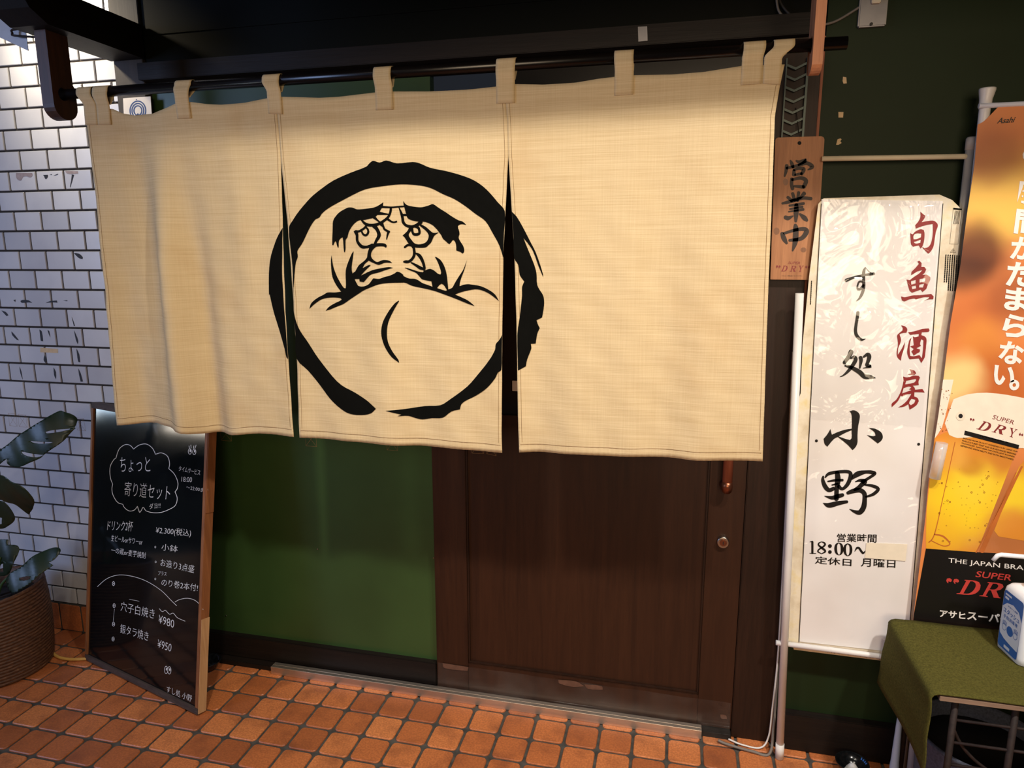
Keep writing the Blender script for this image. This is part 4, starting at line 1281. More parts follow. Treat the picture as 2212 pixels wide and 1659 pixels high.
for n_, s_ in enumerate(([(225, 270, 45), (330, 230, 30), (440, 205, 30), (580, 185, 35)], [(470, 105, 15), (450, 160, 40), (448, 260, 40), (450, 350, 40), (432, 430, 40), (395, 500, 28), (352, 536, 5)], [(430, 285, 25), (390, 290, 25), (368, 350, 22), (380, 385, 30), (420, 370, 35), (445, 330, 30)], [(475, 110, 6), (520, 160, 6), (565, 182, 12)],
           [(375, 680, 42), (368, 740, 40), (350, 850, 38), (345, 930, 42), (370, 990, 42), (420, 1030, 34), (473, 1018, 5)],
           [(288, 1182, 62), (265, 1235, 55), (200, 1325, 45)], [(275, 1272, 14), (330, 1252, 44), (342, 1300, 50), (265, 1415, 42), (190, 1485, 20), (142, 1504, 5)], [(212, 1362, 25), (290, 1385, 45), (390, 1440, 60), (460, 1500, 60), (530, 1505, 52), (602, 1520, 5)],
           [(408, 1257, 50), (415, 1300, 45), (398, 1393, 22)], [(448, 1250, 26), (500, 1217, 46), (520, 1250, 55), (500, 1320, 45), (490, 1358, 42), (540, 1372, 34), (442, 1394, 8)])):
    if n_ in (0, 4, 5):
        k = Ink(PBn)
    k.stroke(K3(s_))
    if n_ in (3, 4, 9):
        k.build('black_character', M['ink_gloss'], bn, 0)
K4 = lambda P: K(P, .16281, 1740, 860)
k = Ink(PBn)
k.poly(K4([(585, 175), (640, 160), (700, 190), (722, 240), (700, 370), (690, 500), (690, 590), (665, 650), (625, 690), (560, 620), (430, 515), (380, 540), (290, 645), (255, 610), (240, 540), (290, 480), (330, 410), (350, 485), (430, 450), (520, 420), (615, 405), (615, 250), (605, 200)]), [K4([(440, 508), (530, 460), (612, 425), (612, 530), (590, 555), (530, 540)])])
k.poly(K4([(840, 395), (920, 405), (1000, 450), (1027, 510), (1010, 560), (960, 602), (900, 555), (812, 488), (900, 505), (930, 495), (915, 450)]))
k.build('black_character', M['ink_gloss'], bn, 0)
for p in (K4([(145, 567)])[0], (1984.5, 959.6)):
    k = Ink(PBn); k.disc(p[0], p[1], 3.2); k.build('dot_print', M['ink_gloss'], bn, 0)
k = Ink(PBn)
for s_ in ([(235, 1040, 25), (230, 1090, 45), (260, 1170, 60), (310, 1220, 55), (375, 1200, 50)], [(262, 1052, 20), (310, 1003, 42), (430, 980, 42), (570, 978, 45), (600, 1030, 55), (560, 1140, 52), (490, 1205, 40), (440, 1170, 50)], [(420, 990, 60), (430, 1080, 75), (415, 1200, 60), (410, 1340, 62)], [(297, 1105, 20), (400, 1090, 34), (493, 1088, 35)], [(352, 1153, 18), (430, 1135, 28)],
           [(255, 1300, 10), (350, 1322, 50), (430, 1302, 60), (495, 1285, 48)], [(235, 1392, 8), (310, 1422, 66), (430, 1395, 60), (552, 1375, 38)],
           [(620, 1075, 20), (650, 1035, 60), (710, 1000, 70), (800, 980, 45), (880, 985, 50), (920, 1005, 40), (800, 1085, 40), (760, 1110, 60)], [(662, 1110, 12), (720, 1092, 38), (790, 1105, 60), (745, 1150, 60), (700, 1190, 52), (650, 1215, 40)], [(560, 1260, 44), (625, 1235, 60), (720, 1222, 62), (780, 1265, 60), (785, 1350, 60), (770, 1450, 70), (720, 1515, 66), (650, 1505, 40), (582, 1470, 6)],
           [(780, 1150, 20), (880, 1162, 40), (965, 1205, 45), (900, 1275, 42), (800, 1310, 22)]):
    k.stroke(K4(s_))
k.build('black_character', M['ink_gloss'], bn, 0); k = Ink(PBn)
k7 = lambda *p: K([p], .13562, 1700, 1130)[0]
k.text('営業時間', k7(795, 298), k7(1425, 312), k7(800, 165), .012); k.build('black_lettering', M['ink_gloss'], bn, 0); k = Ink(PBn)
k.text('定休日', k7(443, 645), k7(1025, 690), k7(447, 525), .012); k.build('black_lettering', M['ink_gloss'], bn, 0); k = Ink(PBn)
k.text('月曜日', k7(1175, 692), k7(1725, 716), k7(1180, 560), .012); k.build('black_lettering', M['ink_gloss'], bn, 0); k = Ink(PBn)
for s_ in ([(405, 300, 34), (405, 478, 34)], [(365, 300, 8), (405, 292, 22)], [(362, 480, 9), (462, 484, 9)],
           [(548, 298, 10), (590, 312, 26), (606, 345, 30), (560, 388, 24), (508, 420, 24), (495, 455, 22), (550, 488, 10)], [(548, 298, 10), (510, 318, 22), (504, 350, 26), (550, 390, 34), (600, 430, 34), (604, 460, 28), (550, 488, 10)],
           [(825, 313, 10), (786, 345, 34), (776, 412, 44), (790, 475, 34), (830, 508, 10), (868, 475, 34), (878, 412, 44), (865, 345, 34), (825, 313, 10)],
           [(968, 327, 10), (930, 360, 34), (918, 424, 44), (932, 488, 34), (968, 521, 10), (1008, 488, 34), (1020, 424, 44), (1008, 360, 34), (968, 327, 10)],
           [(1078, 455, 6), (1112, 398, 30), (1150, 400, 34), (1185, 450, 34), (1215, 478, 32), (1248, 440, 6)]):
    k.stroke(K(s_, .13562, 1700, 1130))
k.disc(*k7(684, 365), 4.2); k.disc(*k7(684, 460), 4.0)
k.build('black_lettering', M['ink_gloss'], bn, 0)
k = Ink(PBn)
K1 = lambda P: K(P, .13258, 1920, 440)
K2 = lambda P: K(P, .13258, 1900, 690)
k.poly(K1([(515, 130), (560, 170), (595, 195), (580, 240), (535, 300), (620, 285), (720, 275), (780, 310), (800, 360), (770, 450), (750, 560), (730, 690), (690, 770), (645, 815), (600, 770), (540, 705), (600, 720), (660, 690), (700, 600), (720, 450), (715, 330), (620, 345), (520, 375), (440, 405), (430, 350), (480, 290), (515, 220)]))
k.poly(K1([(350, 480), (390, 500), (430, 455), (520, 415), (570, 430), (582, 480), (575, 600), (550, 690), (520, 730), (490, 680), (400, 700), (365, 660), (355, 560)]), [K1([(400, 530), (440, 485), (530, 485), (525, 545), (460, 575), (405, 580)]), K1([(405, 625), (470, 602), (523, 585), (515, 635), (440, 650)])])
k.build('red_character', M['red_ink'], bn, 0); k = Ink(PBn)
k.poly(K1([(470, 940), (500, 930), (535, 965), (530, 1030), (580, 1030), (610, 1070), (590, 1120), (550, 1160), (620, 1155), (675, 1195), (675, 1240), (640, 1310), (610, 1390), (550, 1440), (520, 1400), (380, 1450), (340, 1420), (310, 1320), (290, 1235), (340, 1245), (400, 1200), (490, 1140), (550, 1080), (470, 1100), (365, 1165), (370, 1110), (440, 1040), (490, 980)]),
       [K1([(362, 1262), (440, 1240), (438, 1298), (367, 1318)]), K1([(502, 1228), (598, 1212), (590, 1268), (500, 1285)]), K1([(372, 1348), (442, 1332), (448, 1378), (382, 1394)]), K1([(500, 1318), (578, 1302), (555, 1366), (492, 1364)])], 1)
k.poly(K1([(200, 1510), (260, 1525), (380, 1495), (500, 1490), (690, 1470), (730, 1510), (725, 1555), (640, 1560), (565, 1585), (650, 1540), (660, 1520), (560, 1525), (440, 1560), (420, 1545), (330, 1560), (260, 1590), (215, 1575)]))
k.build('red_character', M['red_ink'], bn, 0); k = Ink(PBn)
k.poly(K2([(350, 95), (420, 115), (452, 160), (440, 215), (360, 225), (325, 245), (350, 320), (340, 380), (305, 470), (298, 575), (360, 480), (418, 360), (400, 470), (360, 600), (350, 670), (310, 640), (285, 600), (280, 520), (300, 420), (295, 330), (288, 260), (330, 215), (375, 180), (375, 130)]))
k.poly(K2([(465, 210), (560, 195), (700, 155), (800, 145), (815, 180), (800, 200), (690, 210), (680, 255), (740, 280), (765, 320), (760, 420), (745, 560), (735, 620), (680, 712), (655, 660), (640, 635), (490, 650), (465, 600), (450, 520), (470, 400), (490, 330), (520, 300), (500, 380), (490, 480), (500, 595), (560, 600), (650, 580), (690, 635), (710, 480), (715, 340), (680, 320), (660, 400), (675, 430), (600, 470), (660, 490), (655, 530), (600, 560), (560, 590), (520, 520), (560, 480), (500, 440), (560, 420), (545, 275), (570, 290), (640, 275), (640, 235), (560, 245), (500, 250)]))
k.build('red_character', M['red_ink'], bn, 0); k = Ink(PBn)
k.poly(K2([(485, 808), (570, 835), (597, 880), (560, 905), (455, 895), (515, 880), (510, 850)]))
k.poly(K2([(385, 930), (450, 945), (560, 915), (640, 920), (660, 950), (635, 1010), (640, 1070), (540, 1080), (570, 1110), (580, 1145), (700, 1135), (735, 1190), (640, 1185), (570, 1185), (565, 1255), (620, 1280), (640, 1330), (600, 1400), (490, 1470), (470, 1380), (400, 1420), (300, 1435), (380, 1385), (450, 1320), (520, 1210), (440, 1225), (370, 1255), (345, 1240), (300, 1330), (200, 1430), (200, 1370), (270, 1310), (340, 1190), (375, 1080), (390, 1000)]),
       [K2([(435, 1000), (590, 968), (600, 985), (560, 1030), (418, 1058)]), K2([(392, 1120), (480, 1092), (520, 1105), (480, 1138), (525, 1150), (368, 1206)]), K2([(490, 1335), (522, 1292), (583, 1308), (568, 1358), (510, 1398), (482, 1372)])])
k.build('red_character', M['red_ink'], bn, 0)
bm = bmesh.new(); prism(bm, PBn, [PBn.px(*k7(*p)) for p in ((1262, 312), (1915, 335), (1885, 602), (1240, 552))], .0003, .0012)
o = obj('tape_patch', bm, M['cream'], bn); o['label'] = 'cream tape covering the closing time'
bm = bmesh.new(); prism(bm, PBn, [PBn.px(*p) for p in ((1712, 1390), (1905, 1414), (1905, 1428), (1715, 1404))], -.0028, -.0018)
obj('bottom_strip', bm, M['tape'], bn)
k = Ink(PBn)
k.text('キリンビール株式会社', (1862, 1413), (1786, 1403), (1861, 1420), .012); k.text('rin.co.jp', (1906, 1419), (1866, 1413.5), (1905, 1427), .012)
T5 = lambda P: K(P, .3617, 1600, 400)
k.stroke(T5([(1255, 400, 2), (1270, 378, 2), (1287, 402, 2), (1255, 401, 2)]), 1); k.stroke(T5([(1270, 386, 3), (1270, 396, 3)]))
for c_ in range(7):
    x0 = 1306-c_*13; y0 = 420-c_*1
    for r_ in range(18 if c_ < 5 else 14):
        k.stroke(T5([(x0-r_*.75, y0+r_*12+random.random()*2, 6), (x0-r_*.75-.6, y0+r_*12+8, 6)]), 1)
for a, b in (((1272, 135), (1322, 142)), ((1322, 142), (1300, 352)), ((1300, 352), (1250, 350)), ((1250, 350), (1272, 135))):
    k.stroke(T5([a+(1.2,), b+(1.2,)]), 1)
k.stroke(T5([(1276, 140, 9), (1318, 144, 9)]), 1)
for a in range(5):
    k.stroke(T5([(1312-a*7, 152, 2.4), (1302-a*7, 232, 2.4)]), 1)
for r_ in range(12):
    k.stroke(T5([(424-r_*.5, 572+r_*12, 5), (423.5-r_*.5, 580+r_*12, 5)]), 1)
k.build('backing_print', M['black_ink'], bn, -.0015)
# clear wrinkled film over the upper half of the sheet
from mathutils import noise as mnoise
c0, c1, c2 = PBn.px(1779, 436), PBn.px(2033, 438), PBn.px(1752, 905)
bm = bmesh.new()
rows = []
for j in range(121):
    t = j/120
    row = []
    for i in range(61):
        s_ = i/60
        a_ = c0[0]+(c1[0]-c0[0])*s_+(c2[0]-c0[0])*t
        b_ = c0[1]+(c1[1]-c0[1])*s_+(c2[1]-c0[1])*t
        p_ = Vector((a_*7+.8*math.sin(b_*9), b_*6, 3.3))
        r1_ = abs(mnoise.noise(p_)); r2_ = abs(mnoise.noise(p_*2.3+Vector((5, 1, 2))))
        h_ = .030*max(0, 1-r1_*3.0)**2*max(0, mnoise.noise(p_*.5+Vector((2, 7, 1)))+.30)+.006*max(0, 1-r2_*3)**2
        ed = min(1, min(s_, 1-s_)*14)*min(1, min(t, 1-t)*24)
        row.append(bm.verts.new(PBn.pt(a_, b_, .0022+h_*ed)))
    rows.append(row)
for r0, r1 in zip(rows, rows[1:]):
    for i in range(60):
        bm.faces.new((r0[i], r1[i], r1[i+1], r0[i+1])).smooth = True
obj('clear_cover', bm, M['cover'], bn)

fr = thing('pipe_frame', 'white plastic pipe frame behind the shop banner', 'banner stand', (1.855, -.012, 0))
lp0, lp1 = at(1684, 1627, Y=-.014), at(1727, 640, Y=-.014)
d = (lp1-lp0)
top = lp0+d*((1.44-lp0.z)/d.z); ft = lp0+d*((.0015-lp0.z)/d.z)
bm = bmesh.new(); tube(bm, [ft+d*.02, top], .0112, 18)
obj('pole', bm, M['white_pipe'], fr)
bm = bmesh.new(); tube(bm, [ft, ft+d*.035], [.0128, .0128], 18); obj('foot_cap', bm, M['white_pipe'], fr)
rp1 = at(2101, 296, Y=.022); rp0 = Vector((at(2070, 520, Y=.022).x, .022, .0))
bm = bmesh.new(); tube(bm, [Vector((rp1.x+.004, .022, .002)), Vector((rp1.x, .022, rp1.z-.03))], .0132, 18); obj('pole', bm, M['grey_pipe'], fr)
bm = bmesh.new(); tube(bm, [Vector((rp1.x, .022, rp1.z-.032)), Vector((rp1.x, .022, rp1.z-.004)), Vector((rp1.x, .022, rp1.z))], [.0145, .0145, .012], 18); obj('pole_cap', bm, M['grey_pipe'], fr)
bm = bmesh.new(); tube(bm, [at(1775, 343, Y=.015), at(2094, 338, Y=.02)], .0068, 14); obj('crossbar', bm, M['cream'], fr)
bm = bmesh.new(); tube(bm, [at(1676, 1388, Y=-.011), at(1912, 1419, Y=-.011), at(1955, 1425, Y=-.011)], .0078, 14); obj('crossbar', bm, M['white_pipe'], fr)

# ------------------------------------------------------------------ beer banner
NY = -.03
PNb = front(NY)
def nb(px, py):
    return PNb.px(px, py)
def wp(px, py):
    p = at(px, py, Y=NY); return (p.x, p.y, p.z)
c8 = lambda *p: K([p], .3136, 2000, 820)[0]
amber = blobs('amber_banner_print', S(226, 136, 74), [(wp(2150, 425), .16, S(244, 206, 92), .95), (wp(2140, 380), .22, S(214, 132, 62), .3), (wp(2140, 330), .10, S(168, 92, 50), .7), (wp(2105, 545), .11, S(92, 42, 22), .9), (wp(2080, 590), .08, S(78, 36, 20), .8), (wp(2085, 690), .12, S(190, 92, 34), .5), (wp(2120, 750), .10, S(230, 150, 60), .6), (wp(2190, 640), .12, S(150, 72, 36), .7), (wp(2150, 835), .16, S(186, 92, 34), .8), (wp(2060, 820), .09, S(250, 214, 140), .9), (wp(2200, 1120), .2, S(178, 108, 58), .9)], .4, .2)
beer = blobs('beer_print', S(222, 142, 50), [(wp(*c8(250, 850)), .15, S(252, 214, 40), .95), (wp(*c8(330, 700)), .09, S(250, 216, 60), .8), (wp(*c8(120, 1050)), .10, S(244, 190, 40), .7), (wp(*c8(300, 590)), .05, S(196, 118, 44), .7), (wp(*c8(560, 520)), .08, S(206, 130, 50), .7), (wp(*c8(180, 520)), .06, S(240, 180, 80), .6), (wp(*c8(640, 800)), .09, S(250, 216, 50), .9), (wp(*c8(560, 980)), .06, S(226, 150, 60), .6)], .35, .2)
nt_ = thing('beer_banner', 'tall amber beer advertising banner with a glass and white characters', 'banner', (2.5, NY, .25))
XE = 2.82
top_z = nb(2163, 224)[1]; bot_z = .30
def hp2(px, py):
    a_, b_ = nb(px, py); return (a_, b_)
outl = [hp2(2163, 224), (XE, top_z), (XE, bot_z), (hp2(1974, 1327)[0]-.001, bot_z)] + [hp2(*p) for p in ((1974, 1327), (1991, 1186), (1999, 1120), (2006, 1040), (2019, 949), (2027, 898), (2038, 820), (2053, 700), (2075, 572), (2089, 462), (2105, 356), (2112, 269), (2124, 263), (2134, 254))]
bm = bmesh.new()
ik = Ink(PNb); ik.tris([outl])
bm = ik.bm(0)
for xx in [i*.012+2.14 for i in range(8)]:
    bmesh.ops.bisect_plane(bm, geom=bm.verts[:]+bm.edges[:]+bm.faces[:], plane_co=(xx, 0, 0), plane_no=(1, 0, 0))
o = obj('cloth', bm, amber, nt_)
sd = o.modifiers.new('thickness', 'SOLIDIFY'); sd.thickness = .001; sd.offset = -1
k = Ink(PNb)
k.poly([c8(*p) for p in ((60, 400), (140, 360), (215, 400), (300, 395), (430, 400), (560, 430), (630, 470), (350, 1190), (0, 1165), (5, 900))], (), 2, 30)
k.poly([c8(*p) for p in ((676, 560), (640, 600), (470, 1040), (500, 1080), (676, 1110), (900, 1130), (900, 520))], (), 1)
k.build('beer_glass_print', beer, nt_, .0005)
k = Ink(PNb)
k.poly([c8(*p) for p in ((130, 300), (190, 135), (290, 100), (420, 90), (560, 105), (690, 130), (900, 170), (900, 470), (800, 470), (630, 470), (560, 432), (430, 402), (300, 397), (215, 402), (160, 380))], (), 2, 40)
k.poly([c8(*p) for p in ((118, 0), (190, 0), (150, 180), (110, 330), (60, 405), (85, 250))], (), 2, 40)
k.build('foam_print', plain('foam_print', S(240, 228, 206), .5, 0, .04, 30), nt_, .0007)
k = Ink(PNb)
for s_ in ([(660, 600, 14), (520, 880, 26), (385, 1180, 34)], [(620, 640, 6), (480, 930, 8), (345, 1190, 8)], [(200, 430, 5), (120, 800, 5), (60, 1060, 7), (20, 1120, 8)], [(60, 1065, 8), (120, 1080, 12), (165, 1130, 8), (120, 1145, 6), (40, 1110, 6)]):
    k.stroke(K(s_, .3136, 2000, 820))
k.build('glass_edge_print', plain('amber_edge_print', S(190, 104, 44), .4), nt_, .0009)
k = Ink(PNb)
for i in range(70):
    a_, b_ = random.random(), random.random()
    x_ = 80+a_*420; y_ = 600+b_*540
    if x_ > 600-(y_-500)*.35:
        continue
    p = c8(x_, y_); r_ = random.choice((.8, 1.0, 1.3, 2.2)); k.disc(p[0], p[1], r_, r_, 10, r_*.45)
for i in range(34):
    x_ = 90+random.random()*80; y_ = 60+random.random()*330
    p = c8(x_+(200-y_)*.12, y_); k.disc(p[0], p[1], random.choice((.6, .9, 1.4)), None, 8)
k.build('bubble_print', plain('bubble_print', S(150, 84, 34), .4), nt_, .0009)
k = Ink(PNb)
tb = [c8(0, 1163), c8(350, 1188), c8(690, 1206)]
tw = [PNb.px(*p) for p in tb]
k.tris([[tw[0], tw[1], tw[2], (XE, tw[2][1]+.0), (XE, bot_z), (outl[3][0], bot_z), hp2(1974, 1327)]])
k.build('black_band', M['ink_gloss'], nt_, .0007)
k = Ink(PNb)
k.poly([c8(*p) for p in ((268, 350), (642, 450), (636, 478), (262, 380))], (), 1)
for body, a, b, c in (('BREWED FROM QUALITY INGREDIENTS BY USING OUR', (254, 408), (630, 502), (257, 398)), ('PURE CULTURED YEAST AND OUR ADVANCED BREWING', (248, 424), (620, 520), (251, 414)), ('TECHNIQUES. ASAHI BEER HAS EXCELLENT RICHNESS.', (242, 441), (612, 538), (245, 431)), ('REFRESHING DRINKABILITY AND SATIN SMOOTHNESS.', (237, 458), (604, 556), (240, 448))):
    k.text(body, c8(*a), c8(*b), c8(*c), .01)
k.text('Asahi', K([(487, 278)], .3136, 2000, 180)[0], K([(602, 270)], .3136, 2000, 180)[0], K([(505, 238)], .3136, 2000, 180)[0], .015)
k.build('black_lettering', M['ink_gloss'], nt_, .0011)
k = Ink(PNb)
k.text('SUPER', c8(455, 270), c8(602, 310), c8(468, 242))
serif(k, 'D', c8(350, 340), c8(425, 360), c8(385, 282)); serif(k, 'R', c8(455, 360), c8(530, 380), c8(488, 305)); serif(k, 'Y', c8(565, 390), c8(618, 404), c8(575, 328))
serif(k, 'q', c8(300, 320), c8(335, 328), c8(303, 262)); serif(k, 'Q', c8(640, 420), c8(672, 428), c8(640, 362))
k.build('maroon_lettering', M['maroon_print'], nt_, .0011)
k = Ink(PNb)
c4 = lambda *p: K([p], .14105, 1900, 1180)[0]
k.text('SUPER', c4(1462, 468), c4(2010, 528), c4(1492, 376), .012)
serif(k, 'D', c4(1190, 728), c4(1500, 752), c4(1262, 508)); serif(k, 'R', c4(1540, 762), c4(1850, 795), c4(1615, 540)); serif(k, 'Y', c4(1930, 815), c4(2240, 850), c4(1995, 590))
serif(k, 'q', c4(1018, 690), c4(1235, 710), c4(1018, 480))
k.build('red_lettering', M['red_print'], nt_, .0011)
k = Ink(PNb)
k.text('THE JAPAN BRAND', c4(1050, 268), c4(2445, 412), c4(1055, 176), .004)
k.text('アサヒ', c4(915, 1078), c4(1310, 1118), c4(922, 970), .03); k.text('スーパードライ', c4(1335, 1120), c4(2500, 1240), c4(1345, 985), .03)
k.text('KARAKUCHI', c8(372, 392), c8(560, 438), c8(382, 370), .015)
GLY = (('の', 2206, 352, 60, 40), ('瞬', 2196, 442, 60, 54), ('間', 2189, 504, 58, 53), ('が', 2180, 559, 57, 53), ('た', 2171, 617, 57, 53), ('ま', 2167, 669, 55, 50), ('ら', 2163, 726, 52, 49), ('な', 2154, 784, 54, 49), ('い', 2143, 830, 46, 42), ('。', 2178, 842, 22, 23))
k.build('white_lettering', M['white_print'], nt_, .0011)
for ch, x_, y_, w_, h_ in GLY:
    k = Ink(PNb)
    k.text(ch, (x_, y_), (x_+w_, y_+w_*.10), (x_+h_*.13, y_-h_), .035)
    k.build('white_character', M['white_print'], nt_, .0011)
k = Ink(PNb)
p = c8(238, 250); k.disc(p[0], p[1], 10, 10, 24, 5.2)
k.build('grommet', M['cream'], nt_, .0015)
k = Ink(PNb); k.disc(p[0], p[1], 5, 5, 20); k.build('grommet_hole', M['dark'], nt_, .0012)
pt_ = at(2126, 246, Y=NY+.014); pb_ = at(2105, 420, Y=NY+.014)
bm = bmesh.new()
tube(bm, [Vector((pt_.x+.012, NY+.014, .02)), Vector((pt_.x+.008, NY+.014, .9)), pt_, pt_+Vector((0, 0, .03))], .0125, 16)
obj('pole', bm, M['white_pipe'], nt_)
bm = bmesh.new()
tube(bm, [pt_+Vector((0, 0, .012)), pt_+Vector((0, 0, .034)), pt_+Vector((.001, 0, .056)), pt_+Vector((.001, 0, .060))], [.0135, .0142, .0185, .0182], 20)
obj('pole_cap', bm, M['white_pipe'], nt_)
bm = bmesh.new()
e0 = at(2114, 229, Y=NY+.002)
tube(bm, [e0, Vector((XE, NY+.002, e0.z+.002))], .006, 14)
obj('top_bar', bm, M['white_pipe'], nt_)
cl = at(2027, 995, Y=NY-.012)
bm = bmesh.new()
tube(bm, [cl+Vector((-.004, 0, -.050)), cl+Vector((0, 0, 0)), cl+Vector((.004, 0, .050))], .0145, 16)
o = obj('pole_clip', bm, M['clear'], nt_)
bm = bmesh.new(); tube(bm, [cl+Vector((.002, 0, .026)), cl+Vector((.004, 0, .052))], .0155, 16); obj('clip_collar', bm, M['white_print'], o)

# ------------------------------------------------------------------ covered stand with felt cloth
TZt = .522
tbn = thing('iron_stand', 'low rusty iron stand under the olive felt cloth', 'table', (2.45, -.21, 0))
bm = bmesh.new(); bx(bm, (2.128, -.402, TZt-.012), (2.86, -.066, TZt), 0, .001); obj('table_top', bm, M['ply_table'], tbn)
for x_, y_ in ((2.168, -.385), (2.168, -.09), (2.84, -.385), (2.84, -.09)):
    bm = bmesh.new(); tube(bm, [(x_, y_, 0), (x_, y_, TZt-.0125)], .0075, 10); obj('leg', bm, M['iron'], tbn)
bm = bmesh.new(); tube(bm, [(2.294, -.385, .02), (2.294, -.385, TZt-.0125)], .0075, 10); obj('upright', bm, M['iron'], tbn)
for z_ in (.455, .395, .335, .275, .215, .06):
    bm = bmesh.new(); tube(bm, [(2.168, -.385, z_), (2.84, -.385, z_)], .0035, 8); obj('rung', bm, M['iron'], tbn)
bm = bmesh.new(); tube(bm, [(2.172, -.379, .43), (2.20, -.379, .38), (2.25, -.379, .335), (2.33, -.379, .30), (2.5, -.379, .28), (2.67, -.379, .31), (2.78, -.379, .38), (2.836, -.379, .43)], .0038, 8, 5); obj('scroll', bm, M['iron'], tbn)
# felt: top, back fall and left fall
bm = bmesh.new()
nx, ny = 34, 16
grid = []
x0, x1, y0, y1 = 2.112, 2.88, -.4025, -.052
drop = .192
prof = []
for i in range(12):
    prof.append((x0+.0015*math.sin(i*.9)-.004*(1-i/11), TZt-drop+drop*i/11-.006))
prof += [(x0+.004, TZt+.000), (x0+.014, TZt+.0035)]
for i in range(1, 16):
    prof.append((x0+.014+(x1-x0-.014)*i/15, TZt+.0035+.0008*math.sin(i*1.3)))
for xx, zz in prof:
    row = []
    for j in range(ny+1):
        t = j/ny
        y_ = y0+(y1-y0)*t
        dz = 0; dx = 0
        if zz < TZt-.002:
            fall = (TZt-zz)/drop
            y_ -= .020*fall*(1-t)
            dz = .012*fall*math.sin(t*3.0)*.5
            dx = .010*fall*math.sin(t*4.2+.5)*.6-.004*fall
        row.append(bm.verts.new((xx+dx, y_, zz+dz)))
    grid.append(row)
for r0, r1 in zip(grid, grid[1:]):
    for j in range(ny):
        bm.faces.new((r0[j], r1[j], r1[j+1], r0[j+1])).smooth = True
o = obj('felt_cloth', bm, M['felt'])
tag(o, 'olive green felt cloth spread on the stand and hanging down its left side', 'cloth')
sd = o.modifiers.new('thickness', 'SOLIDIFY'); sd.thickness = .003; sd.offset = 1

# sanitiser bottle
q0, q1 = Vector((2.3378, -.1556, TZt+.005)), Vector((2.3502, -.2485, TZt+.005))
q0 = at(2150, 1395, Z=TZt+.005); q1 = at(2197, 1440, Z=TZt+.005)
uf = (q1-q0).normalized(); wid = (q1-q0).length
inn = Vector((-uf.y, uf.x, 0))
if inn.x < 0:
    inn = -inn
bt = thing('sanitizer_bottle', 'white pump bottle with blue label standing on the olive felt', 'bottle', tuple(q0+uf*wid/2+inn*.04))
HB = .185
bm = bmesh.new()
rings = []
dep = .085
for z_, ins, r_ in ((0, .006, .014), (.004, .001, .016), (.02, 0, .017), (HB-.03, 0, .017), (HB-.012, .002, .018), (HB-.003, .008, .018), (HB, .016, .014), (HB+.004, .026, .012)):
    rr_ = roundrect(ins, ins, wid+.012-ins, dep-ins, r_, 5)
    rings.append([bm.verts.new(q0-uf*.006+uf*a_+inn*b_+Vector((0, 0, z_))) for a_, b_ in rr_])
for r0, r1 in zip(rings, rings[1:]):
    for i in range(len(r0)):
        bm.faces.new((r0[i], r0[(i+1) % len(r0)], r1[(i+1) % len(r0)], r1[i])).smooth = True
bm.faces.new(rings[0][::-1]); bm.faces.new(rings[-1])
bmesh.ops.recalc_face_normals(bm, faces=bm.faces)
obj('bottle_body', bm, M['bottle'], bt)
cn = q0+uf*wid/2+inn*dep/2
bm = bmesh.new(); lathe(bm, cn+Vector((0, 0, HB+.0045)), [(.0, 0), (.017, 0), (.017, .022), (.012, .026), (.006, .028), (.006, .05), (.0, .05)], 24)
obj('pump_collar', bm, M['bottle'], bt)
tipd = (Vector((at(2142, 1212, Y=cn.y+.01).x-cn.x, .012, 0)))
zt = at(2160, 1197, Y=cn.y+.004).z
bm = bmesh.new()
tube(bm, [cn+Vector((0, 0, HB+.055)), Vector((cn.x, cn.y, zt)), Vector((cn.x-.012, cn.y, zt+.001))], [.009, .009, .008], 16)
p3 = at(2157, 1198, Y=cn.y+.006); p4 = at(2145, 1211, Y=cn.y+.006)
tube(bm, [Vector((cn.x+.01, cn.y, zt)), p3+Vector((.006, 0, 0)), p3+Vector((-.002, 0, -.003)), p4], [.006, .0058, .0056, .005], 14)
obj('pump_nozzle', bm, M['bottle'], bt)
PF = Plane(q0, uf, Vector((0, 0, 1)))
k = Ink(PF); k.tris([roundrect(.008, .012, wid-.006, HB-.018, .008)]); k.build('label', M['label_blue'], bt, .0006)
k = Ink(PF)
k.tris([[(.008, .062), (.012, .048), (.03, .040), (.06, .036), (wid-.008, .034), (wid-.006, .05), (wid-.006, .115), (wid-.02, .135), (.05, .142), (.025, .136), (.008, .12)]])
k.tris([roundrect(.014, HB-.030, .040, HB-.025, .002)]); k.tris([roundrect(.014, HB-.040, .030, HB-.034, .002)]); k.tris([roundrect(.034, .018, .058, .026, .002)])
k.build('label_field', M['label_pale'], bt, .0009)
k = Ink(PF)
def lt(body, a0, b0, a1, b1, bold=.01):
    vs_, fs = text_geo(body, bold)
    x0_ = min(p[0] for p in vs_); x1_ = max(p[0] for p in vs_); y0_ = min(p[1] for p in vs_); y1_ = max(p[1] for p in vs_)
    base = len(k.v)
    for p in vs_:
        k.v.append((a0+(a1-a0)*(p[0]-x0_)/(x1_-x0_), b0+(b1-b0)*(p[1]-y0_)/(y1_-y0_)))
    k.f.extend(tuple(base+i for i in f) for f in fs)
lt('エタッシュ', .016, .108, wid-.014, .122, .02); lt('手指消毒液', .018, .094, wid-.018, .104); lt('すばやく消毒', .03, .128, wid-.024, .133)
circ = lambda cx, cy, r: [(cx+r*math.cos(a*math.pi/10), cy+r*math.sin(a*math.pi/10)) for a in range(20)]
k.tris([circ(.050, .070, .013)])
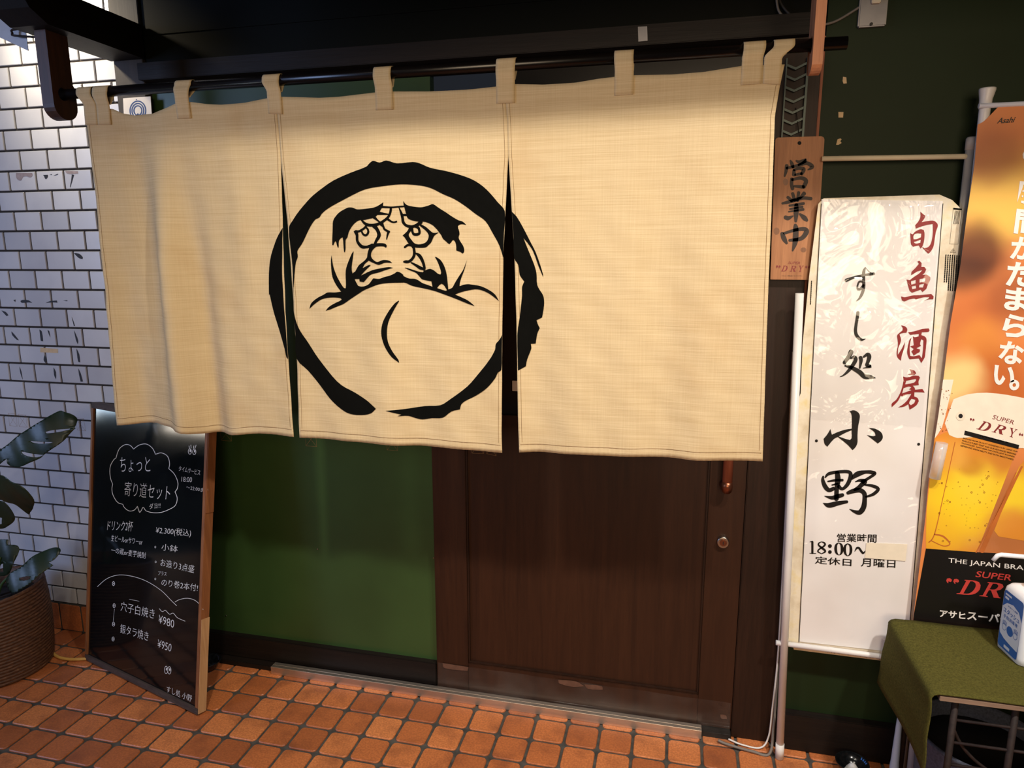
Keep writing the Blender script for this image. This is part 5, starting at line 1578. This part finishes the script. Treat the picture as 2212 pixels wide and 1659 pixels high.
for cx, sgn in ((.026, 1), (wid-.022, -1)):
    k.tris([circ(cx, .070, .009), circ(cx, .070, .0078)])
    for f_ in range(4):
        a0_ = cx-.008+f_*.0045
        k.tris([roundrect(a0_, .076, a0_+.0036, .089-abs(f_-1.5)*.002, .0016), roundrect(a0_+.0008, .0768, a0_+.0028, .0882-abs(f_-1.5)*.002, .0008)])
k.build('label_lettering', M['label_blue'], bt, .0012)

# things under and beside the stand
bn2 = thing('felt_bin', 'dark blue grey felt bin standing under the iron stand', 'bin', (2.312, -.205, 0))
bm = bmesh.new(); lathe(bm, (2.312, -.205, 0), [(0, 0), (.135, 0), (.150, .29), (.156, .30), (.150, .305), (.143, .295), (.130, .02), (0, .02)], 40)
obj('body', bm, M['felt_bin'], bn2)
bm = bmesh.new(); lathe(bm, (2.312, -.205, 0), [(0, .26), (.139, .26), (.139, .262), (0, .262)], 40); obj('liner', bm, M['dark'], bn2)
cc = at(1924, 1650, Y=-.10); cc = (cc.x+.010, -.10, .001)
bm = bmesh.new(); lathe(bm, cc, [(0, 0), (.012, 0), (.012, .10), (.011, .108), (.006, .28), (.005, .30), (0, .30)], 28)
tag(obj('pale_cone', bm, M['bucket']), 'pale blue tapered plastic post half hidden behind the felt bin', 'post')
bm = bmesh.new(); bx(bm, (2.51, -.36, 0), (2.80, -.08, .36), 0, .004)
tag(obj('crate', bm, M['crate']), 'grey brown wooden crate inside the iron stand', 'crate')
for cx, cy, lab in ((2.0565, -.034, 'black glazed bowl of salt on the floor below the shop banner'), (-.185, -.012, 'black bowl on the floor behind the menu board')):
    bw = thing('salt_bowl', lab, 'bowl', (cx, cy, 0), 'salt bowls beside the door')
    bm = bmesh.new(); lathe(bm, (cx, cy, .001), [(0, 0), (.020, 0), (.021, .004), (.036, .018), (.046, .036), (.0472, .040), (.0455, .0405), (.034, .021), (.02, .009), (0, .007)], 36)
    ob = obj('bowl', bm, M['bowl'], bw)
    if cx > 1:
        bm = bmesh.new(); lathe(bm, (cx+.002, cy-.002, .0095), [(0, 0), (.022, 0), (.018, .010), (.008, .024), (0, .030)], 24); obj('salt_heap', bm, M['salt'], bw)
        bm = bmesh.new()
        for a_ in range(4):
            a0_ = .15+a_*.16
            pts_ = []
            for rr_, zz_ in ((.040, .0305), (.0445, .0375)):
                for da in (0, .10):
                    pts_.append(bm.verts.new((cx+rr_*math.cos(a0_+da), cy+rr_*math.sin(a0_+da), .0022+zz_)))
            bm.faces.new((pts_[0], pts_[1], pts_[3], pts_[2]))
        obj('blue_brushmark', bm, M['blue_glaze'], bw)

# ------------------------------------------------------------------ monstera in a basket
BX, BY, BR, BHt = -.972, -.172, .17, .325
pot = thing('wicker_basket', 'round brown woven basket planter in front of the white tiles', 'basket', (BX, BY, 0))
bm = bmesh.new()
prof = [(0, .004)]
nr = 26
for i in range(nr):
    z_ = .004+(BHt-.004)*i/nr
    rr_ = BR*(.93+.10*math.sin(math.pi*min(i/nr*.75+.12, 1)))
    prof += [(rr_, z_), (rr_+.0045, z_+.0035), (rr_+.0052, z_+.0062), (rr_+.0040, z_+.0095)]
prof += [(BR*.99, BHt+.004), (BR*.94, BHt), (BR*.92, BHt-.06)]
seg = 90
lathe(bm, (BX, BY, 0), prof, seg)
for v_ in bm.verts:
    a_ = math.atan2(v_.co.y-BY, v_.co.x-BX)
    r_ = math.hypot(v_.co.x-BX, v_.co.y-BY)
    if r_ > .1:
        kx = 1+.006*math.sin(a_*45+v_.co.z*300)
        v_.co.x = BX+(v_.co.x-BX)*kx; v_.co.y = BY+(v_.co.y-BY)*kx
        v_.co.z += .012*(v_.co.z/BHt)*math.cos(a_-.6)
obj('basket', bm, M['wicker'], pot)
bm = bmesh.new(); lathe(bm, (BX, BY, 0), [(0, BHt-.045), (.08, BHt-.042), (.153, BHt-.055)], 40); obj('soil', bm, M['soil'], pot)

mon = thing('monstera_plant', 'dark green monstera with split leaves growing from the woven basket', 'plant', (BX, BY, BHt-.045))
L6 = lambda P: [(.36145*p[0], 880+.36145*p[1]) for p in P]
def leaf(outline, holes, org, un, vn, bend, name='leaf'):
    """outline in photo pixels laid on the leaf's own tilted plane, then curved"""
    pl_ = Plane(org, un, vn)
    ik_ = Ink(pl_)
    ik_.poly(outline, holes, 3, 60)
    b_ = ik_.bm(0)
    us = [p[0] for p in ik_.v]; vs_ = [p[1] for p in ik_.v]
    for q_, nn in ((us, pl_.u), (vs_, pl_.v)):
        lo_, hi_ = min(q_), max(q_)
        t_ = lo_+.012
        while t_ < hi_:
            bmesh.ops.bisect_plane(b_, geom=b_.verts[:]+b_.edges[:]+b_.faces[:], plane_co=pl_.o+nn*t_, plane_no=nn); t_ += .012
    cu, cv = (min(us)+max(us))/2, (min(vs_)+max(vs_))/2
    for v_ in b_.verts:
        d_ = v_.co-pl_.o
        a_, c_ = d_.dot(pl_.u)-cu, d_.dot(pl_.v)-cv
        v_.co += pl_.n*(-bend[0]*a_*a_-bend[1]*c_*c_+bend[2]*a_*c_+.003*math.sin(60*a_+25*c_))
    bmesh.ops.triangulate(b_, faces=b_.faces[:])
    o_ = obj(name, b_, M['leaf'], mon, True)
    s_ = o_.modifiers.new('thickness', 'SOLIDIFY'); s_.thickness = .0012; s_.offset = 0
    return o_
leaf(L6([(-150, 330), (-60, 285), (0, 245), (60, 205), (110, 165), (165, 135), (200, 105), (235, 85), (260, 95), (310, 120), (340, 150), (345, 180), (342, 205), (348, 208), (320, 245), (300, 280), (270, 310), (215, 345), (195, 365), (140, 385), (80, 398), (40, 388), (10, 365), (5, 335), (-10, 345), (-80, 380), (-150, 390)]),
     [L6([(205, 208), (240, 203), (320, 207), (318, 213), (260, 220), (215, 218)]), L6([(130, 250), (180, 262), (255, 278), (240, 282), (180, 275), (145, 262)]), L6([(95, 302), (140, 325), (210, 348), (180, 356), (130, 340), (100, 318)])],
     (-.88, -.26, .70), (1, .15, .12), (0, .25, 1), (1.2, 1.6, .6))
leaf(L6([(-160, 380), (0, 398), (45, 430), (90, 465), (130, 520), (150, 570), (135, 610), (112, 650), (90, 600), (60, 560), (0, 545), (-160, 540)]), [], (-.90, -.22, .60), (1, -.2, -.15), (0, -.35, 1), (1.2, 2.0, .4))
leaf(L6([(-160, 560), (0, 565), (40, 590), (72, 640), (75, 680), (40, 710), (0, 730), (-160, 740)]), [L6([(0, 650), (14, 655), (12, 690), (0, 695)])], (-.92, -.24, .52), (1, .1, 0), (0, -.3, 1), (1.0, 2.0, .4))
leaf(L6([(-60, 790), (0, 785), (40, 790), (45, 820), (90, 830), (104, 860), (85, 930), (60, 990), (20, 1010), (-60, 1000)]), [L6([(0, 945), (20, 930), (18, 985), (0, 985)])], (-.93, -.12, .44), (1, .2, 0), (0, .3, 1), (1.4, 1.4, -.4))
leaf(L6([(35, 1020), (60, 985), (110, 960), (150, 925), (190, 895), (250, 870), (300, 875), (318, 905), (300, 950), (270, 965), (300, 990), (270, 1010), (240, 1040), (200, 1075), (150, 1100), (110, 1118), (80, 1110), (60, 1085)]), [L6([(120, 1030), (160, 1028), (190, 1040), (175, 1052), (135, 1048)])], (-.86, -.16, .40), (1, .25, .1), (0, .6, 1), (1.2, 1.8, .5))
for a_, b_, c_ in ((( -.955, -.175, .285), (-.97, -.24, .50), (-.955, -.25, .66)), ((-.975, -.165, .285), (-1.03, -.22, .48), (-1.01, -.22, .58)), ((-.985, -.18, .285), (-1.02, -.24, .42), (-1.0, -.24, .50)), ((-.965, -.155, .285), (-.97, -.14, .37), (-.955, -.13, .43)), ((-.95, -.17, .285), (-.92, -.17, .34), (-.885, -.165, .375))):
    bm = bmesh.new(); tube(bm, [a_, b_, c_], [.0065, .004], 10, 8); obj('stem', bm, M['stem'], mon)
